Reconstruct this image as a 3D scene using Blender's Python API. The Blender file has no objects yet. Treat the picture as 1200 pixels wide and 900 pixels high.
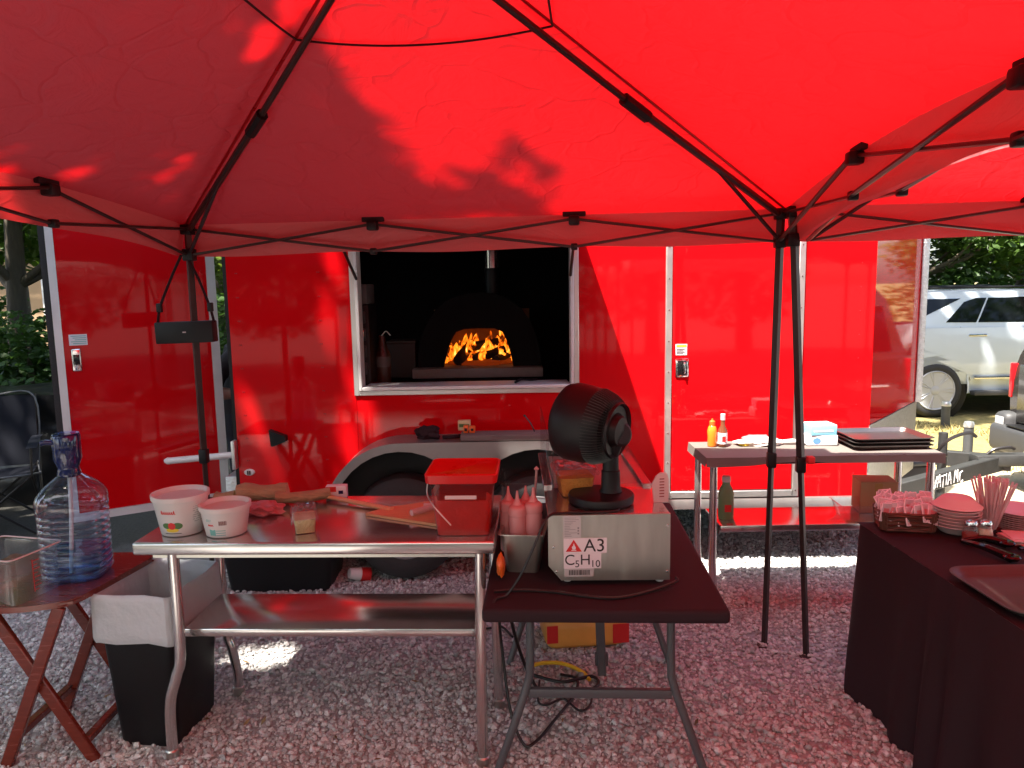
import bpy, bmesh, math, random
import numpy as np
from mathutils import Vector, Matrix, noise as mnoise
random.seed(7); rng = np.random.default_rng(7)
S = bpy.context.scene
COL = S.collection
R = math.radians

# ------------------------------------------------------------------ camera, sky, sun, exposure
cam = bpy.data.cameras.new('camera'); cam_o = bpy.data.objects.new('camera', cam); COL.objects.link(cam_o)
cam.sensor_width = 36; cam.lens = 36 * 870 / 1200; cam.clip_start = 0.05; cam.clip_end = 600
cam_o.matrix_world = Matrix.Translation((0, 0, 1.8)) @ Matrix.Rotation(R(82.5), 4, 'X') @ Matrix.Rotation(R(-1.0), 4, 'Z')
S.camera = cam_o
SUNV = Vector((.33, .35, -1.0))
W = bpy.data.worlds.new('World'); S.world = W; W.use_nodes = True
wn = W.node_tree.nodes; wl = W.node_tree.links
sky = wn.new('ShaderNodeTexSky'); sky.sky_type = 'NISHITA'; sky.sun_disc = False
sky.sun_elevation = math.atan2(1, math.hypot(.33, .35)); sky.sun_rotation = math.atan2(-.33, -.35)
sky.air_density = 1.0; sky.dust_density = 2.5; sky.ozone_density = 1.0
wl.new(sky.outputs[0], wn['Background'].inputs[0]); wn['Background'].inputs[1].default_value = 0.10
sun = bpy.data.lights.new('sun', 'SUN'); sun.energy = 4.5; sun.angle = R(0.9); sun.color = (1, .94, .84)
sun_o = bpy.data.objects.new('sun', sun); COL.objects.link(sun_o); sun_o.location = (-6, -6, 14)
sun_o.rotation_euler = SUNV.to_track_quat('-Z', 'Y').to_euler()
S.view_settings.view_transform = 'Standard'; S.view_settings.look = 'None'
S.view_settings.exposure = 2.22; S.view_settings.gamma = 1
S.render.engine = 'CYCLES'
S.cycles.max_bounces = 10; S.cycles.transparent_max_bounces = 16; S.cycles.diffuse_bounces = 5; S.cycles.glossy_bounces = 4
S.cycles.sample_clamp_indirect = 6; S.cycles.caustics_reflective = False; S.cycles.caustics_refractive = False
try:
    S.cycles.use_denoising = True
except Exception:
    pass

# ------------------------------------------------------------------ mesh helpers
class G:
    def __init__(s): s.v = []; s.f = []
    def add(s, v, f):
        n = len(s.v); s.v += [tuple(a) for a in v]; s.f += [tuple(i + n for i in q) for q in f]; return s
    def box(s, x0, x1, y0, y1, z0, z1, m=None):
        v = [Vector(p) for p in ((x0,y0,z0),(x1,y0,z0),(x1,y1,z0),(x0,y1,z0),(x0,y0,z1),(x1,y0,z1),(x1,y1,z1),(x0,y1,z1))]
        if m is not None: v = [m @ p for p in v]
        return s.add(v, [(3,2,1,0),(4,5,6,7),(0,1,5,4),(1,2,6,5),(2,3,7,6),(3,0,4,7)])
    def bm(s, b):
        b.verts.index_update(); return s.add([q.co for q in b.verts], [[q.index for q in f.verts] for f in b.faces])
    def rbox(s, x0, x1, y0, y1, z0, z1, r=.01, seg=2, m=None):
        b = bmesh.new(); bmesh.ops.create_cube(b, size=1)
        for q in b.verts: q.co = Vector(((x0+x1)/2 + q.co.x*(x1-x0), (y0+y1)/2 + q.co.y*(y1-y0), (z0+z1)/2 + q.co.z*(z1-z0)))
        bmesh.ops.bevel(b, geom=b.edges[:], offset=r, segments=seg, profile=.5, affect='EDGES', clamp_overlap=True)
        if m is not None: b.transform(m)
        s.bm(b); b.free(); return s
    def tube(s, pts, r, n=8, cap=True, flat=None):
        pts = [Vector(p) for p in pts]; N = len(pts)
        rs = r if isinstance(r, (list, tuple)) else [r] * N
        t = [(pts[min(i+1,N-1)] - pts[max(i-1,0)]).normalized() for i in range(N)]
        u = t[0].orthogonal().normalized() if abs(t[0].z) > .95 else t[0].cross(Vector((0,0,1))).normalized()
        V = []
        for i in range(N):
            u = (u - t[i] * u.dot(t[i])).normalized(); w = t[i].cross(u)
            for k in range(n):
                a = 2*math.pi*(k+.5)/n
                V.append(pts[i] + (u*math.cos(a) + w*math.sin(a)*(flat or 1)) * rs[i])
        F = [(i*n+k, i*n+(k+1)%n, (i+1)*n+(k+1)%n, (i+1)*n+k) for i in range(N-1) for k in range(n)]
        if cap: F += [tuple(range(n))[::-1], tuple((N-1)*n+k for k in range(n))]
        return s.add(V, F)
    def lathe(s, prof, n=24, m=None, sq=0):
        V = []
        for r, z in prof:
            for k in range(n):
                a = 2*math.pi*k/n; c, d = math.cos(a), math.sin(a)
                e = 1 if not sq else 1 / (abs(c)**sq + abs(d)**sq)**(1/sq)
                V.append(Vector((r*c*e, r*d*e, z)))
        if m is not None: V = [m @ p for p in V]
        F = [(i*n+k, i*n+(k+1)%n, (i+1)*n+(k+1)%n, (i+1)*n+k) for i in range(len(prof)-1) for k in range(n)]
        if prof[0][0] > 1e-5: F.append(tuple(range(n))[::-1])
        if prof[-1][0] > 1e-5: F.append(tuple((len(prof)-1)*n+k for k in range(n)))
        return s.add(V, F)
    def prism(s, poly, d0, d1, plane='xz'):
        f = {'xz': lambda a, b, d: (a, d, b), 'xy': lambda a, b, d: (a, b, d), 'yz': lambda a, b, d: (d, a, b)}[plane]
        n = len(poly)
        return s.add([f(a, b, d0) for a, b in poly] + [f(a, b, d1) for a, b in poly],
                     [tuple(range(n))[::-1], tuple(range(n, 2*n))] + [(i, (i+1) % n, n+(i+1) % n, n+i) for i in range(n)])
    def grid(s, fn, nu, nv, close=False):
        V = [fn(i/nu, j/nv) for j in range(nv+1) for i in range(nu if close else nu+1)]
        m = nu if close else nu+1
        return s.add(V, [(j*m+i, j*m+(i+1) % m, (j+1)*m+(i+1) % m, (j+1)*m+i) for j in range(nv) for i in range(nu)])
    def xf(s, m): s.v = [tuple(m @ Vector(p)) for p in s.v]; return s

def spline(pts, n=8):
    P = [Vector(p) for p in pts]; P = [2*P[0]-P[1]] + P + [2*P[-1]-P[-2]]; out = []
    for i in range(1, len(P)-2):
        for k in range(n):
            t = k/n; a, b, c, d = P[i-1:i+3]
            out.append(.5*((2*b)+(c-a)*t+(2*a-5*b+4*c-d)*t*t+(3*b-a-3*c+d)*t**3))
    return out + [P[-2]]
def arc(cx, cz, r, a0, a1, n, rz=None):
    return [(cx + r*math.cos(R(a0+(a1-a0)*i/n)), cz + (rz or r)*math.sin(R(a0+(a1-a0)*i/n))) for i in range(n+1)]
def rrect(x0, x1, y0, y1, r, n=4):
    return arc(x1-r,y0+r,r,-90,0,n)+arc(x1-r,y1-r,r,0,90,n)+arc(x0+r,y1-r,r,90,180,n)+arc(x0+r,y0+r,r,180,270,n)

WORLDROOT = {}
def root_of(o):
    while o.parent is not None: o = o.parent
    return o
def tag(o, label=None, cat=None, group=None, kind=None):
    if label: o['label'] = label
    if cat: o['category'] = cat
    if group: o['group'] = group
    if kind: o['kind'] = kind
    return o
def thing(name, label, cat, loc=(0,0,0), rz=0, group=None, world=False):
    o = bpy.data.objects.new(name, None); COL.objects.link(o); o.location = loc; o.rotation_euler = (0,0,R(rz)); o.empty_display_size = .1
    if world: WORLDROOT[o.name] = Vector(loc)
    return tag(o, label, cat, group)
def obj(name, g, m, parent=None, sharp=38, label=None, cat=None, group=None, kind=None, at=None, rz=0, world=None):
    me = bpy.data.meshes.new(name)
    off = Vector((0,0,0))
    if parent is not None:
        rt = root_of(parent)
        if rt.name in WORLDROOT: off = WORLDROOT[rt.name]
    if world is not None: off = Vector(world)
    V = [(a-off.x, b-off.y, c-off.z) for a, b, c in g.v]
    me.from_pydata(V, [], g.f); me.materials.append(m)
    if len(g.f) < 20000:
        b = bmesh.new(); b.from_mesh(me); bmesh.ops.recalc_face_normals(b, faces=b.faces); b.to_mesh(me); b.free()
    me.polygons.foreach_set('use_smooth', [sharp > 0]*len(me.polygons)); me.update()
    if sharp > 0: me.set_sharp_from_angle(angle=R(sharp))
    o = bpy.data.objects.new(name, me); COL.objects.link(o)
    if parent is not None: o.parent = parent
    if world is not None: o.location = world
    if at is not None: o.location = at; o.rotation_euler = (0,0,R(rz))
    return tag(o, label, cat, group, kind)
def kids(o): return [c for c in bpy.data.objects if c.parent == o]
def dup(o, loc=None, rz=None, label=None, parent=None, scale=None):
    ch = kids(o); c = o.copy(); COL.objects.link(c)
    if parent is not None: c.parent = parent
    if loc is not None: c.location = loc
    if rz is not None: c.rotation_euler = (0,0,R(rz))
    if scale is not None: c.scale = scale
    if label: c['label'] = label
    for k in ch: dup(k, parent=c)
    return c
def text(name, body, size, m, mat4, parent, extrude=.0006, align='LEFT'):
    cu = bpy.data.curves.new(name, 'FONT'); cu.body = body; cu.size = size; cu.extrude = extrude; cu.align_x = align
    tmp = bpy.data.objects.new('temp', cu); COL.objects.link(tmp); bpy.context.view_layer.update()
    me = bpy.data.meshes.new_from_object(tmp.evaluated_get(bpy.context.evaluated_depsgraph_get())); bpy.data.objects.remove(tmp); bpy.data.curves.remove(cu)
    me.name = name; me.materials.clear(); me.materials.append(m); o = bpy.data.objects.new(name, me); COL.objects.link(o); o.parent = parent
    rt = root_of(parent)
    mm = mat4
    if rt.name in WORLDROOT: mm = Matrix.Translation(-WORLDROOT[rt.name]) @ mat4
    o.matrix_local = mm
    return o

# ------------------------------------------------------------------ materials
def mat(name, col, rough=.5, metal=0, var=.12, vscale=6, bump=0, bscale=80, spec=.5, coat=0, emit=None, rvar=.08, stretch=(1,1,1), island=0, alpha=None, trans=None, sheen=0):
    m = bpy.data.materials.new(name); m.use_nodes = True; nt = m.node_tree; N = nt.nodes; L = nt.links
    b = N['Principled BSDF']; tc = N.new('ShaderNodeTexCoord'); mp = N.new('ShaderNodeMapping'); mp.inputs['Scale'].default_value = stretch
    L.new(tc.outputs['Object'], mp.inputs[0])
    nz = N.new('ShaderNodeTexNoise'); nz.inputs['Scale'].default_value = vscale; nz.inputs['Detail'].default_value = 5
    L.new(mp.outputs[0], nz.inputs['Vector'])
    mx = N.new('ShaderNodeMix'); mx.data_type = 'RGBA'
    mx.inputs[6].default_value = (*[c*(1-var) for c in col], 1); mx.inputs[7].default_value = (*[min(1, c*(1+var)) for c in col], 1)
    L.new(nz.outputs[0], mx.inputs[0]); last = mx.outputs[2]
    if island:
        ge = N.new('ShaderNodeNewGeometry'); hs = N.new('ShaderNodeHueSaturation'); mr = N.new('ShaderNodeMapRange')
        mr.inputs[3].default_value = 1-island; mr.inputs[4].default_value = 1+island
        L.new(ge.outputs['Random Per Island'], mr.inputs[0]); L.new(mr.outputs[0], hs.inputs['Value']); L.new(last, hs.inputs['Color']); last = hs.outputs[0]
    L.new(last, b.inputs['Base Color'])
    b.inputs['Metallic'].default_value = metal; b.inputs['Specular IOR Level'].default_value = spec
    rr = N.new('ShaderNodeMapRange'); rr.inputs[3].default_value = max(.02, rough-rvar); rr.inputs[4].default_value = min(1, rough+rvar)
    L.new(nz.outputs[0], rr.inputs[0]); L.new(rr.outputs[0], b.inputs['Roughness'])
    if coat: b.inputs['Coat Weight'].default_value = coat; b.inputs['Coat Roughness'].default_value = .04
    if sheen: b.inputs['Sheen Weight'].default_value = sheen
    if bump:
        n2 = N.new('ShaderNodeTexNoise'); n2.inputs['Scale'].default_value = bscale; n2.inputs['Detail'].default_value = 6
        L.new(mp.outputs[0], n2.inputs['Vector']); bp = N.new('ShaderNodeBump'); bp.inputs['Strength'].default_value = bump; bp.inputs['Distance'].default_value = .01
        L.new(n2.outputs[0], bp.inputs['Height']); L.new(bp.outputs[0], b.inputs['Normal'])
    if emit: b.inputs['Emission Color'].default_value = (*emit[0], 1); b.inputs['Emission Strength'].default_value = emit[1]
    if trans:
        t = N.new('ShaderNodeBsdfTranslucent'); t.inputs[0].default_value = (*trans[0], 1); ms = N.new('ShaderNodeMixShader'); ms.inputs[0].default_value = trans[1]
        L.new(b.outputs[0], ms.inputs[1]); L.new(t.outputs[0], ms.inputs[2]); L.new(ms.outputs[0], N['Material Output'].inputs[0])
        if bump: L.new(bp.outputs[0], t.inputs['Normal'])
    return m
def clear(name, tint=(.93,.95,.96), gloss=.10, body=.08, bodycol=(.8,.82,.85), rough=.08, bump=0, bscale=30):
    m = bpy.data.materials.new(name); m.use_nodes = True; nt = m.node_tree; N = nt.nodes; L = nt.links; N.remove(N['Principled BSDF'])
    t = N.new('ShaderNodeBsdfTransparent'); t.inputs[0].default_value = (*tint, 1)
    g = N.new('ShaderNodeBsdfGlossy'); g.inputs['Roughness'].default_value = rough
    d = N.new('ShaderNodeBsdfTranslucent'); d.inputs[0].default_value = (*bodycol, 1)
    d2 = N.new('ShaderNodeBsdfDiffuse'); d2.inputs[0].default_value = (*bodycol, 1); md = N.new('ShaderNodeMixShader')
    L.new(d.outputs[0], md.inputs[1]); L.new(d2.outputs[0], md.inputs[2])
    a = N.new('ShaderNodeMixShader'); a.inputs[0].default_value = body; L.new(t.outputs[0], a.inputs[1]); L.new(md.outputs[0], a.inputs[2])
    lw = N.new('ShaderNodeLayerWeight'); lw.inputs[0].default_value = .35; mr = N.new('ShaderNodeMapRange'); mr.inputs[3].default_value = gloss*.10; mr.inputs[4].default_value = min(1, gloss*4)
    L.new(lw.outputs['Facing'], mr.inputs[0]); c = N.new('ShaderNodeMixShader'); L.new(mr.outputs[0], c.inputs[0]); L.new(a.outputs[0], c.inputs[1]); L.new(g.outputs[0], c.inputs[2])
    if bump:
        tc = N.new('ShaderNodeTexCoord'); nz = N.new('ShaderNodeTexNoise'); nz.inputs['Scale'].default_value = bscale; bp = N.new('ShaderNodeBump'); bp.inputs['Strength'].default_value = bump
        L.new(tc.outputs['Object'], nz.inputs['Vector']); L.new(nz.outputs[0], bp.inputs['Height']); L.new(bp.outputs[0], g.inputs['Normal']); L.new(bp.outputs[0], lw.inputs['Normal'])
    L.new(c.outputs[0], N['Material Output'].inputs[0]); return m

M = {}
M['red_paint'] = mat('red_paint', (.58,.003,.006),   .04, var=.05, vscale=1.2, bump=.004, bscale=2.2, spec=.32, rvar=.03)
M['red_dark'] = mat('red_trim', (.35,.004,.008), .3)
M['alu'] = mat('brushed_aluminium', (.72,.71,.68), .36, .85, var=.1, vscale=14, bump=.05, bscale=60, rvar=.12)
M['fender'] = mat('dull_fender_aluminium', (.34,.32,.31), .42, .8, var=.15, vscale=10)
M['alu_white'] = mat('dull_aluminium', (.74,.74,.73), .45, .35, var=.12, vscale=9)
M['steel'] = mat('stainless_steel', (.66,.64,.62), .17, .88, var=.06, vscale=5, bump=.008, bscale=30, rvar=.05, stretch=(1,14,14))
M['steel_dull'] = mat('stainless_sheet', (.58,.57,.51), .34, .95, var=.3, vscale=4, bump=.05, bscale=10, rvar=.14, stretch=(4,1,.7))
M['diamond'] = mat('tread_plate', (.62,.62,.61), .34, .9, var=.25, vscale=40, bump=.8, bscale=70)
M['black'] = mat('black_plastic', (.008,.008,.009), .45, var=.2, bump=.05, bscale=200, spec=.3)
M['black_gloss'] = mat('black_gloss', (.01,.01,.011), .12)
M['black_metal'] = mat('black_powder_coat', (.016,.013,.012), .35, bump=.03, bscale=160)
M['tent_bar'] = mat('dark_brown_powder_coat', (.026,.014,.012), .38, bump=.03, bscale=120)
M['rubber'] = mat('tyre_rubber', (.028,.027,.027), .75, bump=.25, bscale=60, var=.3)
M['rim'] = mat('steel_rim', (.30,.30,.31), .4, .4, var=.2)
M['alloy'] = mat('silver_alloy', (.50,.51,.54), .35, .25, var=.05)
M['chrome'] = mat('chrome', (.75,.75,.76), .12, 1)
M['black_cloth'] = mat('black_cloth', (.024,.010,.013), .8, var=.3, vscale=4, bump=.15, bscale=420, spec=.28)  # maroon tint stands for the red canopy reflected in black cloth
M['black_bag'] = mat('black_tarp', (.012,.012,.013), .32, bump=.5, bscale=9)
M['grey_leg'] = mat('grey_powder_coat', (.085,.085,.09), .4, bump=.04, bscale=180)
M['interior'] = mat('dark_interior', (.008,.007,.008), .8, spec=.15)  # near black carries the deep shade inside the trailer
M['white'] = mat('white_plastic', (.74,.72,.70), .4, var=.05)
M['tubwhite'] = mat('translucent_white_tub', (.80,.77,.74), .38, var=.04, trans=((.8,.75,.72), .25))
M['liner'] = mat('white_bin_liner', (.82,.83,.85), .34, var=.06, bump=.9, bscale=22, trans=((.8,.8,.82), .35))
M['white_car'] = mat('white_car_paint', (.60,.67,.73), .12, var=.03, coat=.5)
M['brown_car'] = mat('taupe_car_paint', (.032,.026,.021), .22, .2, var=.08, coat=.6)
M['car_plastic'] = mat('grey_bumper_plastic', (.05,.05,.052), .5, bump=.12, bscale=220)
M['glass_dark'] = mat('tinted_glass', (.004,.005,.006), .04, spec=.25, rvar=.02)
M['taillight'] = mat('red_lens', (.45,.01,.015), .12)
M['red_label'] = mat('red_print', (.62,.02,.02), .5)
M['ink'] = mat('black_print', (.03,.025,.025), .6)
M['sticker'] = mat('white_sticker', (.78,.74,.76), .5, var=.04)
M['sticker_grey'] = mat('silver_sticker', (.55,.55,.54), .4, .2)
M['yellow'] = mat('yellow_print', (.75,.55,.04), .5)
M['green'] = mat('green_print', (.06,.16,.04), .5)
M['teal'] = mat('teal_print', (.18,.45,.42), .5)
M['wood_red'] = mat('mahogany_stain', (.17,.026,.014), .25, var=.4, vscale=5, bump=.08, bscale=30, stretch=(2,18,18), coat=.35)
M['wood_peel'] = mat('peel_wood', (.70,.36,.18), .4, var=.18, vscale=7, stretch=(2,20,20), bump=.05, bscale=30)
M['bark'] = mat('log_bark', (.40,.26,.14), .85, var=.4, vscale=12, bump=.9, bscale=26, stretch=(1,4,4))
M['log_end'] = mat('split_wood', (.52,.36,.20), .8, var=.25, vscale=20, bump=.3, bscale=60)
M['char'] = mat('charred_log', (.014,.011,.010), .9, var=.4, bump=.8, bscale=30)
M['card'] = mat('cardboard', (.42,.26,.13), .8, var=.1, vscale=10)
M['cardside'] = mat('yellow_cardboard', (.38,.25,.08), .75)
M['sauce'] = mat('tomato_sauce', (.46,.008,.004), .4, spec=.2,  var=.25, vscale=18, bump=.25, bscale=40)
M['red_lid'] = mat('red_lid', (.72,.012,.012), .3, trans=((.8,.02,.02), .2))
M['pink_plastic'] = mat('pale_pink_plastic', (.80,.62,.60), .35, var=.06, trans=((.8,.5,.5), .2))
M['paper'] = mat('paper_pulp', (.82,.62,.60), .7, var=.04, trans=((.8,.75,.7), .2))  # pulp coloured pink with the red light under the canopy
M['packet'] = mat('printed_packet', (.66,.58,.60), .35, island=.35, var=.35, vscale=50, bump=.3, bscale=50)
M['cheese'] = mat('grated_cheese', (.68,.50,.24), .7, var=.3, vscale=60, bump=1, bscale=120)
M['cheddar'] = mat('orange_topping', (.75,.30,.05), .6, var=.25, vscale=60, bump=1, bscale=120)
M['wicker'] = mat('dark_wicker', (.09,.035,.02), .5, var=.5, vscale=40, island=.4)
M['salsa'] = mat('chilli_flakes', (.35,.03,.015), .7, var=.7, vscale=160, bump=1, bscale=160)
M['parm'] = mat('grated_parmesan', (.78,.68,.50), .8, var=.15, vscale=120, bump=.6, bscale=150)
M['honey'] = mat('orange_sauce', (.75,.22,.02), .25)
M['greenb'] = mat('green_bottle', (.26,.40,.20), .3, var=.1, trans=((.3,.5,.22), .35))
M['blue_box'] = mat('light_blue_box', (.22,.55,.72), .5)
M['white_box'] = mat('white_box', (.78,.80,.82), .5)
M['navy'] = mat('navy_gloss', (.012,.020,.09), .07, rvar=.02, coat=.5)
M['towel'] = mat('white_towel', (.80,.78,.74), .9, bump=.4, bscale=90)
M['pink_bag'] = mat('pink_bag', (.70,.24,.26), .35, bump=.5, bscale=25, trans=((.8,.3,.3), .3))
M['charbag'] = mat('orange_bag', (.74,.34,.07), .4, var=.3, vscale=5, bump=.4, bscale=14)
M['yellow_hose'] = mat('yellow_hose', (.75,.48,.03), .4)
M['cable'] = mat('black_cable', (.012,.012,.012), .45)
M['sweater'] = mat('dark_grey_shirt', (.035,.035,.04), .9, bump=.3, bscale=150)
M['skin'] = mat('skin', (.55,.33,.24), .5)
M['jeans'] = mat('dark_trousers', (.03,.035,.05), .85, bump=.2, bscale=200)
M['hair'] = mat('dark_hair', (.03,.02,.015), .6)
M['chair_cloth'] = mat('navy_grey_fabric', (.014,.015,.022), .8, spec=.15, bump=.15, bscale=300)
M['piping'] = mat('grey_piping', (.13,.13,.135), .5)
M['house_wall'] = mat('tan_stucco', (.50,.33,.19), .85, bump=.2, bscale=60)
M['white_paint'] = mat('white_paint', (.78,.77,.75), .5)
M['roof'] = mat('grey_shingle', (.18,.17,.17), .9, bump=.5, bscale=40)
M['trunk'] = mat('tree_bark', (.12,.095,.07), .9, var=.4, vscale=10, bump=.9, bscale=18, stretch=(3,3,.6))
M['leaf'] = mat('leaf_green', (.055,.105,.02), .5, island=.45, var=.2, trans=((.16,.30,.03), .35))
M['leaf2'] = mat('leaf_dark_green', (.055,.11,.028), .5, island=.45, var=.2, trans=((.10,.22,.03), .3))
M['leaf3'] = mat('leaf_yellow_green', (.085,.13,.025), .5, island=.4, var=.2, trans=((.22,.32,.04), .35))
M['litter'] = mat('straw_blades', (.34,.27,.10), .8, island=.5)
M['gravel'] = mat('crushed_stone', (.52,.50,.485), .85, island=.34, var=.2, vscale=40, bump=.3, bscale=160)
M['bollard'] = mat('galvanised_post', (.085,.09,.10), .5, .4, var=.25, vscale=12)
M['tongue'] = mat('grey_steel_tongue', (.045,.045,.043), .55, .3, var=.35, vscale=9, bump=.15, bscale=60)
M['orange'] = mat('orange_plastic', (.75,.14,.02), .35)
M['peel_red'] = M['wood_peel']
M['squeeze'] = mat('squeeze_plastic_red_lit', (.80,.40,.40), .35, var=.06, trans=((.8,.35,.35), .3))  # pink tone stands in for red canopy light on the bottles
M['clear'] = clear('clear_plastic', gloss=.06, body=.015, bodycol=(.6,.6,.6))
M['clear_frost'] = clear('cloudy_plastic', (.92,.92,.92), .16, .06, (.70,.68,.68), .10)
M['wrap'] = clear('cling_wrap', (.92,.90,.90), .20, .10, (.7,.62,.62), .1, .9, 35)
M['jug'] = clear('blue_tint_plastic', (.78,.85,.95), .16, .04, (.50,.62,.85), .06, .35, 22)
M['water'] = clear('water_blue', (.42,.68,.92), .12, .12, (.10,.40,.72), .05, .5, 25)
M['acrylic'] = clear('acrylic_guard', (.90,.88,.89), .06, .015, (.6,.6,.6), .03)
M['glassjar'] = clear('jar_glass', (.93,.93,.92), .12, .05)

# tent fabric: opaque pinkish reflection below, red transmission of sunlight
def fabric(name, refl, trn, f, bmp=.26):
    m = bpy.data.materials.new(name); m.use_nodes = True; nt = m.node_tree; N = nt.nodes; L = nt.links; N.remove(N['Principled BSDF'])
    d = N.new('ShaderNodeBsdfDiffuse'); d.inputs[0].default_value = (*refl, 1); t = N.new('ShaderNodeBsdfTranslucent'); t.inputs[0].default_value = (*trn, 1)
    ms = N.new('ShaderNodeMixShader'); ms.inputs[0].default_value = f; L.new(d.outputs[0], ms.inputs[1]); L.new(t.outputs[0], ms.inputs[2])
    gl = N.new('ShaderNodeBsdfGlossy'); gl.inputs['Roughness'].default_value = .38; gl.inputs[0].default_value = (.9,.8,.8,1); m2 = N.new('ShaderNodeMixShader'); m2.inputs[0].default_value = .015
    L.new(ms.outputs[0], m2.inputs[1]); L.new(gl.outputs[0], m2.inputs[2])
    tc = N.new('ShaderNodeTexCoord'); mp = N.new('ShaderNodeMapping'); mp.inputs['Scale'].default_value = (1,1,2.2); mp.inputs['Rotation'].default_value = (.3,.2,.7)
    n1 = N.new('ShaderNodeTexNoise'); n1.inputs['Scale'].default_value = 5; n1.inputs['Detail'].default_value = 7; n1.inputs['Distortion'].default_value = 1.4
    wv = N.new('ShaderNodeTexVoronoi'); wv.feature = 'DISTANCE_TO_EDGE'; wv.inputs['Scale'].default_value = 3.1
    n3 = N.new('ShaderNodeTexNoise'); n3.inputs['Scale'].default_value = 3; va = N.new('ShaderNodeVectorMath'); va.operation = 'MULTIPLY_ADD'
    va.inputs[1].default_value = (.5,.5,.5)
    L.new(tc.outputs['Object'], mp.inputs[0]); L.new(mp.outputs[0], n1.inputs['Vector']); L.new(mp.outputs[0], n3.inputs['Vector'])
    L.new(n3.outputs['Color'], va.inputs[0]); L.new(mp.outputs[0], va.inputs[2]); L.new(va.outputs[0], wv.inputs['Vector'])
    mr = N.new('ShaderNodeMapRange'); mr.inputs[2].default_value = .05; L.new(wv.outputs['Distance'], mr.inputs[0])
    ad = N.new('ShaderNodeMath'); ad.operation = 'MULTIPLY_ADD'; ad.inputs[1].default_value = .22; L.new(mr.outputs[0], ad.inputs[0]); L.new(n1.outputs[0], ad.inputs[2])
    bp = N.new('ShaderNodeBump'); bp.inputs['Strength'].default_value = bmp; bp.inputs['Distance'].default_value = .05; L.new(ad.outputs[0], bp.inputs['Height'])
    for s_ in (d, t, gl): L.new(bp.outputs[0], s_.inputs['Normal'])
    L.new(m2.outputs[0], N['Material Output'].inputs[0]); return m
M['canopy'] = fabric('red_canopy_fabric', (.40,.105,.14), (.84,.002,.004), .235, .42)
M['valance'] = fabric('red_fabric_lit_pale', (.58,.19,.20), (.80,.02,.02), .30, .16)  # same cloth as the roof, paled for the extra light it catches

# fire: emission from noise, yellow core to dark red
def fire_mat():
    m = bpy.data.materials.new('fire'); m.use_nodes = True; nt = m.node_tree; N = nt.nodes; L = nt.links; N.remove(N['Principled BSDF'])
    tc = N.new('ShaderNodeTexCoord'); mp = N.new('ShaderNodeMapping'); mp.inputs['Scale'].default_value = (1,1,.55); nz = N.new('ShaderNodeTexNoise')
    nz.inputs['Scale'].default_value = 15; nz.inputs['Detail'].default_value = 6; nz.inputs['Distortion'].default_value = 1.2
    cr = N.new('ShaderNodeValToRGB'); e = cr.color_ramp.elements; e[0].position = .44; e[0].color = (.20,.010,0,1); e[1].position = .72; e[1].color = (1,.62,.12,1)
    k = cr.color_ramp.elements.new(.51); k.color = (.75,.10,.003,1); k = cr.color_ramp.elements.new(.60); k.color = (1,.24,.012,1)
    L.new(tc.outputs['Object'], mp.inputs[0]); L.new(mp.outputs[0], nz.inputs['Vector']); L.new(nz.outputs[0], cr.inputs[0])
    em = N.new('ShaderNodeEmission'); em.inputs[1].default_value = .50; L.new(cr.outputs[0], em.inputs[0])
    tr = N.new('ShaderNodeBsdfTransparent'); mx = N.new('ShaderNodeMixShader'); mr = N.new('ShaderNodeMapRange'); mr.inputs[1].default_value = .46; mr.inputs[2].default_value = .54
    L.new(nz.outputs[0], mr.inputs[0]); L.new(mr.outputs[0], mx.inputs[0]); L.new(tr.outputs[0], mx.inputs[1]); L.new(em.outputs[0], mx.inputs[2])
    L.new(mx.outputs[0], N['Material Output'].inputs[0]); return m
M['fire'] = fire_mat()
M['firebrick'] = mat('sooty_firebrick', (.30,.17,.10), .85, var=.7, vscale=7, bump=.5, bscale=25)
M['ember'] = mat('embers', (.05,.015,.008), .9, var=.5, vscale=30, emit=((1,.10,.008), .03), bump=.8, bscale=40)

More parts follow.
